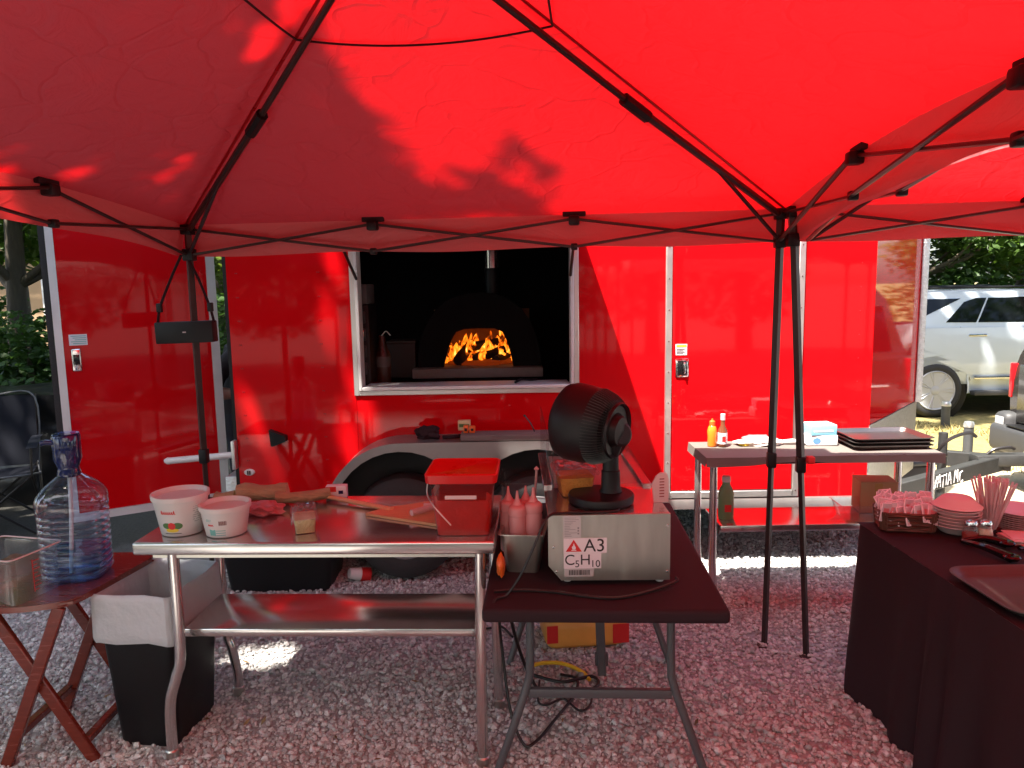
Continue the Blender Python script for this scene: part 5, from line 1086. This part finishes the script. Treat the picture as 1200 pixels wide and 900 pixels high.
g.add(V, [tuple(range(nn))[::-1]]+[(i*nn+j, i*nn+(j+1) % nn, (i+1)*nn+(j+1) % nn, (i+1)*nn+j) for i in range(6) for j in range(nn)]); obj('bin_body', g, M['black'], BN)
BP = rrect(-1,1,-1,1,.2,6)
def linr(u_, v_):
    i = u_*len(BP); a_, b_ = BP[int(i) % len(BP)], BP[(int(i)+1) % len(BP)]; k = i-int(i); x, y = a_[0]+(b_[0]-a_[0])*k, a_[1]+(b_[1]-a_[1])*k
    prf = [(.167,.196,.452),(.173,.202,.47),(.171,.199,.55),(.169,.198,.635),(.160,.188,.648),(.142,.170,.630),(.132,.158,.54),(.125,.15,.45),(.115,.14,.30),(.10,.12,.14),(.0,.0,.12)]
    f = v_*(len(prf)-1); j = min(int(f), len(prf)-2); f -= j; w_, d_, z = [prf[j][m_]+(prf[j+1][m_]-prf[j][m_])*f for m_ in range(3)]
    n_ = mnoise.noise(Vector((x*3, y*3, v_*2.2)))*.5+mnoise.noise(Vector((x*8, y*8, v_*1.2)))*.35; o_ = .012*n_+.003
    return (x*(w_+o_), y*(d_+o_), z+.014*mnoise.noise(Vector((x*2.5, y*2.5, 9)))*(1 if v_ < .2 else .6))
obj('bin_liner', G().grid(linr, 112, 28, close=True), M['liner'], BN, sharp=70)

# ------------------------------------------------------------------ left background: chair, tarp, house
CH = thing('camp_chair', 'folding camp chair in navy grey fabric with pale piping at far left', 'chair', (-3.98, 5.55, 0), 28)
obj('seat', G().grid(lambda u_, v_: (-.27+.54*u_, -.25+.5*v_, .43-.05*math.sin(math.pi*u_)*math.sin(math.pi*v_)+.03*(1-v_)), 12, 12), M['chair_cloth'], CH)
obj('back', G().grid(lambda u_, v_: (-.28+.56*u_*(1), .25+.16*v_+.05*math.sin(math.pi*u_), .44+.56*v_-.05*abs(u_-.5)*v_), 12, 10), M['chair_cloth'], CH)
obj('piping', G().tube(spline([(-.27,-.25,.462),(.27,-.25,.462),(.275,.25,.44),(.28,.41,.97),(0,.46,1.0),(-.28,.41,.97),(-.275,.25,.44)], 5), .008, 6), M['piping'], CH)
for a_, e_ in (((-.27,-.25,.45),(.27,-.27,.0)), ((.27,-.25,.45),(-.27,-.27,.0)), ((-.27,.25,.45),(.27,.27,0)), ((.27,.25,.45),(-.27,.27,0)), ((.27,-.25,.45),(.28,.27,0)), ((.27,.25,.45),(.28,-.27,0)), ((-.27,-.25,.45),(-.28,.27,0)), ((-.27,.25,.45),(-.28,-.27,0)), ((-.275,.25,.02),(-.285,.42,1.0)), ((.275,.25,.02),(.285,.42,1.0)), ((-.27,-.25,.45),(-.28,-.24,.66)), ((.27,-.25,.45),(.28,-.24,.66))):
    obj('leg', G().tube([a_, e_], .0095, 8), M['black_metal'], CH)
for s_ in (-1, 1): obj('armrest', G().grid(lambda u_, v_: (s_*(.25+.07*v_), -.26+.6*u_, .66+.02*math.sin(u_*3)), 8, 3), M['chair_cloth'], CH)
def tarp(u_, v_):
    x = -1.0+2.0*u_; k = v_
    y = -.42 if k < .45 else -.42+(k-.45)/.55*.9; z = .95*min(1, k/.45) if k < .45 else .95
    n_ = mnoise.noise(Vector((x*2.2, z*3, y*2)))*.09+mnoise.noise(Vector((x*6, z*8, y*5)))*.035
    return (x, y-n_*1.1, max(.0, z+n_*.7*(k > .3)))
TPC = thing('covered_trolley', 'low trolley under a crumpled black tarp behind the camp chair', 'trolley', (-4.35, 6.6, 0), 10)
obj('tarp', G().grid(tarp, 60, 44), M['black_bag'], TPC, sharp=70); obj('trolley_body', G().rbox(-.93,.93,-.28,.40,.12,.80,.02), M['black'], TPC)
HO = thing('house', 'tan walled house with white eaves glimpsed through the trees at left', 'house', (-12.3, 19.5, 0), 12)
obj('wall', G().box(-4,4,-3,3,0,3.6), M['house_wall'], HO); rf = obj('roof', G().prism([(-3.5,3.60),(3.5,3.60),(0,5.4)], -4.4, 4.4, 'yz'), M['roof'], HO)
obj('fascia', G().box(-4.45,4.45,-3.56,-3.51,3.42,3.62), M['white_paint'], rf)
for x in (-2.2, 1.2):
    w_ = obj('window', G().rbox(x,x+1.1,-3.05,-3.003,1.2,2.4,.01), M['white_paint'], HO); obj('pane', G().box(x+.08,x+1.02,-3.06,-3.052,1.28,2.32), M['glass_dark'], w_)
obj('door', G().rbox(2.8,3.7,-3.04,-3.003,0.02,2.1,.01), M['white_paint'], HO)

# ------------------------------------------------------------------ vehicles and posts at right
def side_panel(W_, poly, arches, cuts, bulge, s_):
    b = bmesh.new(); f = b.faces.new([b.verts.new((x, 0, z)) for x, z in poly])
    bmesh.ops.triangulate(b, faces=b.faces[:])
    for z in cuts: bmesh.ops.bisect_plane(b, geom=b.verts[:]+b.edges[:]+b.faces[:], plane_co=(0,0,z), plane_no=(0,0,1))
    for v in b.verts: v.co.y = s_*(W_/2-bulge(v.co.x, v.co.z))
    g = G().bm(b); b.free(); return g
SV = thing('white_suv', 'white large SUV parked beyond the trailer nose, dark windows and bright multi spoke wheel', 'car', (5.50, 9.55, 0), world=True)
def suv(t, ox, oy, W_, L0, L1, paint, H, hw_=.355):
    # rear axle at ox, near side at oy, car points to +X and extends away to oy+W_
    zb, zbelt = .30, 1.17
    def arch(cx, r_=.46): return arc(cx, hw_, r_, 180, 0, 18)
    wb = 3.05
    poly = [(ox+L0,.50),(ox+L0+.03,.33),(ox-.46,.30)]+arch(ox)[0:]+[(ox+.47,.30),(ox+wb-.47,.30)]+arch(ox+wb)+[(ox+wb+.47,.30),(ox+L1-.1,.33),(ox+L1,.55),(ox+L1-.03,1.02),(ox+wb-.35,1.16),(ox+wb-.75,zbelt),(ox+L0+.03,zbelt)]
    bul = lambda x, z: .07*((z-.85)/.5)**2 + .02*(z < .5)
    for s_, yy in ((-1, oy), (1, oy+W_)):
        g = side_panel(0, poly, None, (.45,.6,.75,.9,1.05), bul, 1); 
        g.v = [(x, yy+(-y if s_ < 0 else y) if False else yy-s_*abs(y), z) for x, y, z in g.v]
        obj('body_side', g, paint, t, sharp=30)
    # core body, bonnet, ends
    y0, y1 = oy+.10, oy+W_-.10
    obj('body_core', G().box(ox+L0+.06, ox+L1-.1, y0, y1, .55, 1.10), M['black'], t)
    obj('bonnet', G().prism([(ox+L1-.02,1.0),(ox+wb-.35,1.155),(ox+wb-.75,1.195),(ox+wb-.75,.9),(ox+L1-.02,.6)], oy+.06, oy+W_-.06, 'xz'), paint, t)
    obj('front_end', G().rbox(ox+L1-.14, ox+L1, oy+.08, oy+W_-.08, .35, 1.0, .05), paint, t)
    obj('tailgate', G().rbox(ox+L0+.0, ox+L0+.10, oy+.07, oy+W_-.07, .50, zbelt+.01, .03), paint, t)
    # greenhouse
    ti = .17
    rp = [(ox+L0+.04,zbelt),(ox+L0+.22,H-.12),(ox+L0+.42,H-.02),(ox+wb-1.9,H),(ox+wb-1.45,H-.04),(ox+wb-.70,zbelt)]
    nA = len(rp); V = []
    for x, z in rp:
        k = (z-zbelt)/(H-zbelt); V.append((x, oy+.045+ti*k, z))
    for x, z in rp:
        k = (z-zbelt)/(H-zbelt); V.append((x, oy+W_-.045-ti*k, z))
    obj('cabin', G().add(V, [tuple(range(nA))[::-1], tuple(range(nA, 2*nA))]+[(i, (i+1) % nA, nA+(i+1) % nA, nA+i) for i in range(nA)]), paint, t, sharp=30)
    def win(name, pts, side):
        V = []
        for x, z in pts:
            k = (z-zbelt)/(H-zbelt); y = oy+.045+ti*k if side < 0 else oy+W_-.045-ti*k; V.append((x, y+side*.006, z))
        V2 = [(x, y+(-side)*.003, z) for x, y, z in V]; n = len(V)
        obj(name, G().add(V+V2, [tuple(range(n)), tuple(range(n, 2*n))[::-1]]+[(i, (i+1) % n, n+(i+1) % n, n+i) for i in range(n)]), M['glass_dark'], t)
    for sd in (-1, 1):
        win('window', [(ox-.62,1.24),(ox-.30,1.25),(ox+.36,H-.115),(ox-.52,H-.115)], sd)
        win('window', [(ox+.13,1.24),(ox+.52,1.235),(ox+.70,H-.11),(ox+.56,H-.11),(ox+.40,H-.16)], sd)
        win('window', [(ox+.545,1.235),(ox+1.35,1.23),(ox+1.38,H-.10),(ox+.725,H-.11)], sd)
        win('window', [(ox+1.43,1.23),(ox+2.25,1.23),(ox+1.62,H-.11),(ox+1.45,H-.10)], sd)
    V = [(ox+wb-1.43,oy+.25,H-.06),(ox+wb-1.43,oy+W_-.25,H-.06),(ox+wb-.72,oy+W_-.10,zbelt+.03),(ox+wb-.72,oy+.10,zbelt+.03)]
    obj('windscreen', G().add([(x+.012,y,z+.012) for x,y,z in V], [(0,1,2,3)]), M['glass_dark'], t)
    for s_, yy in ((-1, oy), (1, oy+W_)):
        for cx in (ox, ox+wb):
            obj('arch_liner', G().lathe([(0,0),(.462,0),(.462,.03)], 30, Matrix.Translation((cx, yy-s_*.10, hw_)) @ Matrix.Rotation(R(90), 4, 'X')), M['black'], t)
            obj('arch_lip', G().tube([(x, yy+s_*-.045, z) for x, z in arc(cx, hw_, .458, -5, 185, 22)], .012, 6), paint, t)
        obj('running_board', G().rbox(ox+.50, ox+wb-.50, yy-.03 if s_ < 0 else yy-.09, yy+.09 if s_ < 0 else yy+.03, .285, .345, .015), M['car_plastic'], t)
    return wb
suv(SV, 5.50, 9.55, 1.95, -1.05, 4.0, M['white_car'], 1.655)
g = G()
def alloy(t, c, r, spokes=7):
    w_ = wheel('wheel', c, .36, .262, .25, t, 0, M['rubber'])
    m = Matrix.Translation(c) @ Matrix.Rotation(R(90), 4, 'X'); g = G()
    g.lathe([(.262,.115),(.25,.128),(.238,.118),(.243,.10)], 40, m)
    for i in range(spokes):
        a_ = 2*math.pi*i/spokes
        for d_ in (-.07,.07): g.tube([m @ Vector((.05*math.cos(a_+d_*.5), .05*math.sin(a_+d_*.5), .105)), m @ Vector(((.246)*math.cos(a_+d_*1.5), .246*math.sin(a_+d_*1.5), .118))], [.013,.010], 5, flat=.7)
    g.lathe([(.06,.10),(.06,.118),(.03,.128),(0,.128)], 20, m); obj('alloy_spokes', g, M['alloy'], w_)
for x in (5.50, 8.55):
    for y in (9.60+.06, 11.45): alloy(SV, (x, y, .36), .36)
obj('door_handle', G().rbox(5.90,6.14,9.552,9.585,1.055,1.085,.01), M['chrome'], SV); obj('door_handle', G().rbox(6.95,7.19,9.552,9.585,1.055,1.085,.01), M['chrome'], SV)
for xs_ in (5.86, 6.88): obj('door_gap', G().tube([(xs_+.12,9.600,.48),(xs_+.0,9.566,.72),(xs_-.06,9.562,.95),(xs_-.05,9.60,1.18)] if xs_ < 6 else [(xs_,9.595,.42),(xs_,9.561,.8),(xs_,9.595,1.18)], .004, 5), M['black'], SV)
obj('side_moulding', G().rbox(6.0,8.05,9.548,9.57,.50,.535,.006), M['chrome'], SV)
for y in (9.75, 11.3): obj('roof_rail', G().tube([(5.1,y,1.64),(5.3,y,1.68),(7.2,y,1.69),(7.35,y,1.655)], .014, 8), M['black'], SV)
obj('tail_light', G().rbox(4.42,4.50,9.60,9.75,.85,1.18,.02), M['taillight'], SV)
# taupe tow vehicle: rear end faces the trailer tongue
TKX = .03
TK = thing('taupe_suv', 'taupe SUV at the right edge, its rear corner with grey bumper beside the tongue', 'car', (4.3, 5.45, 0), world=True); TK.location.x += TKX; TK.location.z = -.09
ty0, ty1 = 4.48, 6.42
rp = [(4.42,.42),(4.31,.62),(4.29,.95),(4.33,1.18),(4.56,1.74),(4.72,1.84),(7.4,1.86),(8.1,1.80),(8.9,1.22),(9.9,1.12),(10.0,.5),(9.9,.35)]
b = bmesh.new(); q = G().prism(rp, ty0, ty1, 'xz'); vs = [b.verts.new(v) for v in q.v]; [b.faces.new([vs[i] for i in f]) for f in q.f]
for v in b.verts:
    if v.co.z > 1.3: v.co.y = 5.45+(v.co.y-5.45)*(1-.22*(v.co.z-1.2))
bmesh.ops.bevel(b, geom=b.edges[:], offset=.05, segments=3, affect='EDGES', clamp_overlap=True); obj('body', G().bm(b), M['brown_car'], TK); b.free()
tilt = Matrix.Translation((4.33,0,1.18)) @ Matrix.Rotation(math.atan2(.23,.56), 4, 'Y')
obj('rear_window', G().rbox(-.012,.012,ty0+.20,ty1-.20,.05,.50,.01,2, tilt), M['glass_dark'], TK)
obj('tailgate_panel', G().rbox(4.279,4.30,ty0+.16,ty1-.16,.66,1.16,.01), M['brown_car'], TK)
obj('badge', G().rbox(4.270,4.278,5.60,6.15,.90,.94,.003), M['chrome'], TK)
for y in (ty0+.055, ty1-.055): obj('tail_light', G().rbox(4.285,4.34,y-.022,y+.022,.86,1.16,.010), M['taillight'], TK)
bu = obj('bumper', G().rbox(4.16,4.46,ty0-.02,ty1+.02,.40,.64,.05,3), M['car_plastic'], TK)
obj('bumper_corner', G().rbox(4.20,4.75,ty1-.16,ty1+.03,.34,.74,.06,3), M['car_plastic'], bu); obj('bumper_corner', G().rbox(4.20,4.75,ty0-.03,ty0+.16,.34,.74,.06,3), M['car_plastic'], bu)
obj('step_pad', G().rbox(4.17,4.30,ty0+.2,ty1-.2,.641,.652,.004), M['black'], bu); obj('tow_hitch', G().rbox(3.96,4.4,5.41,5.49,.36,.42,.006), M['black'], TK)
obj('reflector', G().rbox(4.196,4.2,ty1-.13,ty1-.02,.56,.70,.002,1), M['sticker_grey'], bu)
for x in (5.35, 8.75):
    for y in (ty0+.10, ty1-.10): wheel('wheel', (x, y, .39), .39, .26, .25, TK)
def bollard(name, label, loc, h, r):
    t = thing(name, label, 'bollard', loc, 0, 'short metal posts by the parking area'); obj('post', G().lathe([(r,0),(r,h)], 18), M['bollard'], t); obj('cap', G().lathe([(r*1.12,h+.001),(r*1.12,h+.025),(r*.9,h+.05),(0,h+.058)], 18), M['alu'], t)
bollard('bollard', 'stout grey metal bollard with rounded cap beyond the trailer tongue', (4.24, 6.78, 0), .43, .042)
bollard('bollard', 'thin short grey post in front of the white SUV wheel', (5.33, 9.0, 0), .25, .05)
SB_ = thing('storage_bin', 'grey lidded plastic bin on the ground behind the trailer tongue', 'bin', (3.02, 5.75, 0), 10); obj('bin_body', G().rbox(-.22,.22,-.15,.15,0,.36,.02), M['car_plastic'], SB_); obj('lid', G().rbox(-.235,.235,-.165,.165,.362,.40,.012), M['bollard'], SB_)

# ------------------------------------------------------------------ person mostly hidden behind the trailer's rear corner
def tubeperson(label, loc, rz):
    # one continuous body mesh lofted along torso, limbs fused at the joints; clothing as close-fitting shells
    t = thing('person', label, 'person', loc, rz)
    bd_ = G(); bd_.tube(spline([(.15,0,1.76),(.155,0,1.72),(.155,0,1.64),(.145,0,1.57),(.12,0,1.51),(.10,0,1.44)], 4), [.03]+[.055+.035*math.sin(min(3.1, i*.17)) for i in range(19)]+[.06], 14)
    for s_ in (1, -1):
        bd_.tube(spline([(.09,.18*s_,1.40),(-.04,.23*s_,1.26),(-.12,.25*s_,1.12),(.05,.22*s_,1.09),(.20,.19*s_,1.10)], 5), [.052]*8+[.045]*6+[.038]*4+[.03]*3, 12)
        bd_.tube([(.20,.19*s_,1.10),(.25,.185*s_,1.10),(.29,.18*s_,1.09)], [.03,.040,.034], 10, flat=.5)
        for f in range(4): bd_.tube([(.28,(.155+.017*f)*s_,1.09),(.33,(.15+.019*f)*s_,1.08),(.355,(.15+.019*f)*s_,1.06)], [.009,.008,.006], 7)
        bd_.tube([(.23,.155*s_,1.10),(.27,.13*s_,1.09),(.30,.125*s_,1.075)], [.011,.010,.007], 7)
    obj('body', bd_, M['skin'], t)
    sh = G().tube(spline([(.0,0,.90),(.02,0,1.05),(.06,0,1.25),(.095,0,1.40),(.105,0,1.46)], 5), [.165]*5+[.155]*5+[.165]*5+[.14,.13,.11,.09,.075,.07], 18, flat=1.15)
    for s_ in (1, -1): sh.tube(spline([(.09,.13*s_,1.41),(.06,.20*s_,1.37),(-.05,.235*s_,1.25),(-.10,.25*s_,1.155)], 5), [.075]*6+[.066]*5+[.062]*5, 12, cap=False)
    obj('shirt', sh, M['sweater'], t)
    tr_ = G()
    for s_ in (1, -1): tr_.tube(spline([(.0,.08*s_,.93),(.01,.10*s_,.75),(.02,.11*s_,.48),(-.01,.11*s_,.09)], 5), [.115]*5+[.085]*5+[.065]*6, 12)
    obj('trousers', tr_, M['jeans'], t)
    for s_ in (1, -1): obj('shoe', G().rbox(-.06,.20,.065*s_-.0+(.0 if s_ > 0 else -.09),.065*s_+(.09 if s_ > 0 else .0),0,.085,.03,3), M['black'], t)
    obj('hair', G().lathe([(.0,.125),(.06,.115),(.098,.07),(.105,.0),(.085,-.05)], 18, Matrix.Translation((.135,0,1.675))), M['hair'], t)
    obj('nose', G().tube([(.245,0,1.665),(.268,0,1.64),(.25,0,1.63)], [.008,.015,.010], 8), M['skin'], t)
    for s_ in (1, -1): obj('eye', G().lathe([(0,-.010),(.010,0),(0,.010)], 10, Matrix.Translation((.238,.034*s_,1.672))), M['white'], t); obj('ear', G().lathe([(0,-.03),(.022,0),(0,.03)], 10, Matrix.Translation((.15,.094*s_,1.655)) @ Matrix.Diagonal((1,.4,1,1))), M['skin'], t)
    obj('mouth', G().tube([(.243,-.022,1.60),(.25,0,1.598),(.243,.022,1.60)], .005, 6), M['pink_bag'], t)
    return t
tubeperson('person in a dark short sleeved shirt almost hidden behind the rear corner of the trailer', (-1.985, 5.35, 0), 4)

# ------------------------------------------------------------------ trees
def leaves_mesh(name, pts, size, m, droop=.35):
    n = len(pts); a_ = rng.uniform(0, 2*math.pi, n); s_ = size*rng.uniform(.6, 1.25, n)
    nr = rng.normal(size=(n, 3)); nr[:, 2] = np.abs(nr[:, 2])+.7; nr /= np.linalg.norm(nr, axis=1)[:, None]
    t_ = np.stack([np.cos(a_), np.sin(a_), -droop*rng.uniform(0, 1.2, n)], 1); t_ -= nr*(t_*nr).sum(1)[:, None]; t_ /= np.linalg.norm(t_, axis=1)[:, None]; w_ = np.cross(nr, t_)
    L_, Wd_ = s_[:, None], (s_*.62)[:, None]
    V = np.stack([pts, pts+t_*L_*.35+w_*Wd_*.5-nr*L_*.05, pts+t_*L_*.75+w_*Wd_*.3, pts+t_*L_-nr*L_*.12, pts+t_*L_*.75-w_*Wd_*.3, pts+t_*L_*.35-w_*Wd_*.5-nr*L_*.05], 1)
    F = np.array([[0,1,2,5],[5,2,3,4]])
    F = (F[None]+(np.arange(n)*6)[:, None, None]).reshape(-1, 4)
    return bulk(name, V.reshape(-1, 3), F, m)
def crown_pts(n, clumps):
    out_ = []; tot = sum(c[3]**2 for c in clumps)
    for cx, cy, cz_, r_ in clumps:
        k = int(n*r_*r_/tot); d_ = rng.normal(size=(k, 3)); d_ /= np.linalg.norm(d_, axis=1)[:, None]; rr_ = r_*rng.uniform(.25, 1, k)**.45
        p = d_*rr_[:, None]*np.array([1, 1, .72])+np.array([cx, cy, cz_]); out_.append(p)
    return np.concatenate(out_)
def tree(name, label, loc, h, trunk_r, clumps, n, size, m, group, keep=None, limbs=True, rz=0, lean=0):
    t = thing(name, label, 'tree', loc, rz, group)
    zc_ = min(c[2]-c[3]*.3 for c in clumps); top_ = max(c[2] for c in clumps)
    P_ = [(0,0,-.05),(.03,.02,h*.12),(lean*.4+.05*h*.1,.03,h*.35),(lean,.0,h*.62),(lean*1.2,.04,top_*.95)]
    g = G().tube(spline(P_, 6), [trunk_r*(1.25-.95*(i/24)**.8) for i in range(25)], 12)
    for c in clumps if limbs else []:
        zb_ = min(c[2]*.8, max(h*.22, c[2]-c[3]*1.2-.15*math.hypot(c[0],c[1]))); s_ = Vector((lean*zb_/h, .02, zb_)); e_ = Vector(c[:3]); md = s_.lerp(e_, .5)+Vector((0,0,-.08*h*.3))
        g.tube(spline([s_, md, e_], 5), [trunk_r*.42*(1-.8*i/10) for i in range(11)], 7)
    obj('trunk', g, M['trunk'], t, sharp=60)
    pts = crown_pts(n, clumps)
    if keep is not None: pts = pts[keep(pts+np.array(loc))]
    o = bpy.data.objects.new('crown', leaves_mesh('crown', pts, size, m)); COL.objects.link(o); o.parent = t
    return t
def rclumps(seed, h, r, n=11, z0=.3):
    q = random.Random(seed); return [(q.uniform(-1,1)*r*.62, q.uniform(-1,1)*r*.62, h*(z0+(1-z0)*q.uniform(.1,.95)), r*q.uniform(.32,.55)) for _ in range(n)]
# the tree that shades the left half of the canopy: openings in its crown let the sun through in spots
def shade_keep(p):
    q = p[:, :2] + np.array([.33, .35])[None]*(p[:, 2:3]-2.3); x, y = q[:, 0], q[:, 1]
    B = np.where(y < 3.0, -.56, np.where(y < 3.45, -.56+.10*(y-3.0)/.45*1.6, np.where(y < 3.62, .05, -.62)))
    B = B + .035*np.sin(y*9)+.02*np.sin(y*23+1)
    k = x < B
    for cx, cy, a_, b_ in ((.04,3.27,.13,.09),(-.12,3.40,.10,.07),(.17,3.40,.07,.12)): k |= ((x-cx)/a_)**2+((y-cy)/b_)**2 < 1
    for cx, cy, a_, b_ in ((-1.16,2.38,.07,.05),(-1.16,2.62,.08,.06),(-1.32,3.04,.10,.05),(-1.42,3.23,.12,.07),(-1.63,2.87,.12,.07),(-1.72,2.56,.10,.09),(-.68,2.74,.10,.10),(-.78,2.56,.07,.05),(-1.42,2.20,.05,.05),
        (-2.03,4.10,.07,.24),(-1.15,4.38,.07,.14),(-1.32,4.22,.09,.14),(-1.5,4.0,.10,.16),(-1.73,3.92,.07,.08),(-2.02,2.66,.20,.13),(-2.36,3.46,.08,.06),(-1.28,2.30,.04,.04),(-1.0,2.9,.035,.05),(-2.6,2.2,.1,.08),(-2.9,3.1,.09,.12),(-.95,3.55,.05,.03),(-.42,3.66,.10,.035)):
        k &= ((x-cx)/a_)**2+((y-cy)/b_)**2 > 1.7
    return k
tree('shade_tree', 'tall broad leaved tree at left whose crown shades the canopy', (-5.6, .9, 0), 8.5, .24,
     [(1.6,.0,6.2,1.5),(2.6,1.0,6.6,1.35),(1.0,1.7,6.5,1.5),(2.4,-.7,6.3,1.25),(.2,.3,7.2,1.7),(1.9,.4,7.6,1.5),(.2,-1.3,6.4,1.4),(-1.1,1.0,6.6,1.6),(1.5,2.6,6.3,1.35),(2.5,2.2,6.9,1.2),(-.4,2.6,6.9,1.5),(3.2,.2,7.2,1.1),(3.3,1.4,7.3,1.0),(2.9,-.3,6.9,1.0),(3.5,2.2,7.4,.9)], 46000, .125, M['leaf'], 'trees round the food stall', keep=shade_keep)
def shade_keep2(p):
    q = p[:, :2] + np.array([.33, .35])[None]*(p[:, 2:3]-.9); x, y = q[:, 0], q[:, 1]
    k = (y > 8.75+.25*np.sin(x*2.3)) & (x > 3.6)
    hr = np.random.default_rng(4)
    for _ in range(34):
        cx, cy, a_ = hr.uniform(4.2, 9), hr.uniform(8.8, 10.6), hr.uniform(.08, .19); k &= ((x-cx)/a_)**2+((y-cy)/(a_*1.6))**2 > 1
    return k
tree('parking_shade_tree', 'tall tree at the right whose crown dapples the white SUV', (8.7, 7.4, 0), 8.0, .2,
     [(-1.0,.4,6.2,1.4),(-2.2,.2,6.4,1.4),(-3.4,.1,6.3,1.4),(-4.6,.2,6.4,1.3),(-5.7,.2,6.6,1.2),(-2.8,1.0,6.8,1.4),(-1.4,1.2,6.8,1.4),(-4.2,.9,7.0,1.3),(-5.4,.9,7.0,1.2),(.4,.2,6.4,1.4),(-2.0,.5,7.4,1.4),(-3.8,.4,7.5,1.3),(-6.3,.5,7.2,1.0)], 30000, .14, M['leaf'], 'trees round the food stall', keep=shade_keep2)
PROTO = {}
def bgtree(kind, label, loc, sc_, rz):
    if kind not in PROTO:
        if kind == 'dense': PROTO[kind] = tree('leafy_tree', label, loc, 7.5, .16, rclumps(3, 7.5, 2.6, 15, .10), 15000, .17, M['leaf2'], 'trees round the food stall', rz=rz)
        if kind == 'open': PROTO[kind] = tree('leafy_tree', label, loc, 8.5, .13, rclumps(8, 8.5, 2.3, 13, .16), 8000, .16, M['leaf'], 'trees round the food stall', rz=rz, lean=.2)
        if kind == 'light': PROTO[kind] = tree('leafy_tree', label, loc, 6.5, .12, rclumps(5, 6.5, 2.2, 14, .08), 12000, .15, M['leaf3'], 'trees round the food stall', rz=rz)
        if kind == 'bush': PROTO[kind] = tree('leafy_shrub', label, loc, 1.8, .05, [(0,0,.7,.75),(.6,.1,.6,.6),(-.6,0,.65,.65),(.2,.3,1.2,.6),(-.3,.1,1.25,.55),(.3,-.2,.35,.55),(-.4,-.2,.35,.5)], 4200, .11, M['leaf2'], 'shrubs under the trees', rz=rz)
        o = PROTO[kind]
    else: o = dup(PROTO[kind], loc, rz, label)
    o.location = loc; o.rotation_euler = (0,0,R(rz)); o.scale = (sc_,)*3; return o
for k, l, p, s_, r_ in (
    ('open','slender open tree with dark trunk at far left behind the camp chair',(-6.15,9.2,0),1.0,0), ('open','open tree behind the slender one at far left',(-8.6,13.2,0),1.15,120), ('dense','dense dark tree deep in the left background',(-14.5,18.5,0),1.1,40),
    ('light','yellow green tree behind the gap between the rear door and the trailer',(-4.4,11.2,0),.95,70), ('dense','dense tree behind the middle of the trailer',(-.5,13,0),1.2,200), ('dense','dense tree behind the front half of the trailer',(3.6,14.2,0),1.1,10),
    ('light','bright bushy tree behind the white SUV, leftmost of the sunlit ones',(8.0,15.3,0),1.05,140), ('dense','dark dense tree behind the white SUV roof',(6.1,17.2,0),1.2,80), ('dense','broad dark tree at the right edge beyond the SUV',(11.6,17.0,0),1.25,300), ('light','light green tree at the right edge beyond the SUV',(12.2,13.6,0),.95,20),
    ('open','open tree beyond the white SUV with visible trunk',(7.3,13.4,0),1.0,230), ('dense','dark tree far right in the second row',(15.5,19,0),1.3,160), ('dense','dark tree in the second row behind the trailer nose',(4.8,20,0),1.4,250), ('dense','dark tree in the second row at far left',(-7.6,22.0,0),1.1,330), ('dense','dark tree at the far left behind the house',(-17,24,0),1.3,15),
    ('dense','dense tree left of the stall, out beyond the camp chair',(-7.6,4.6,0),1.25,130), ('dense','dense tree close behind the photographer on the left',(-3.4,-7.2,0),1.3,260), ('dense','dense tree close behind the photographer in the middle',(1.2,-7.6,0),1.3,20), ('dense','dense tree close behind the photographer on the right',(9.5,-6.5,0),1.3,150), ('dense','tall dense tree beside the sunlit canopy on the far right',(12,-2.5,0),1.3,330), ('open','tall open tree behind the photographer between the dense ones',(3.6,-9.8,0),1.35,75),
    ('dense','dense tree behind the photographer at left',(-7,-8.5,0),1.2,100), ('light','light green tree behind the photographer',(-1,-12,0),1.2,45), ('dense','dense tree behind the photographer at right',(6,-10,0),1.25,190), ('dense','dense tree far right of the stall',(15,2,0),1.2,60), ('dense','dense tree to the left of the stall',(-11.5,3,0),1.15,280), ('open','open tree behind the left side of the stall',(-9.0,-3,0),1.1,310)):
    bgtree(k, l, p, s_, r_)
for l, p, s_, r_ in (('dark shrub behind the covered trolley at far left',(-5.6,8.6,0),1.0,0), ('dark shrub under the slender tree at far left',(-7.2,10.2,0),1.2,80), ('shrub seen in the gap beside the trailer rear',(-3.7,9.3,0),1.1,150), ('shrub behind the red rear door',(-4.8,9.9,0),1.05,220),
    ('shrub beyond the hood of the white SUV',(9.9,12.9,0),1.2,40), ('shrub behind the rear of the white SUV',(6.2,13.0,0),1.2,300), ('shrub between the trees beyond the SUV',(8.3,13.3,0),1.3,10), ('low shrub in front of the tan house',(-9.0,11.8,0),1.1,190)):
    bgtree('bush', l, p, s_, r_)
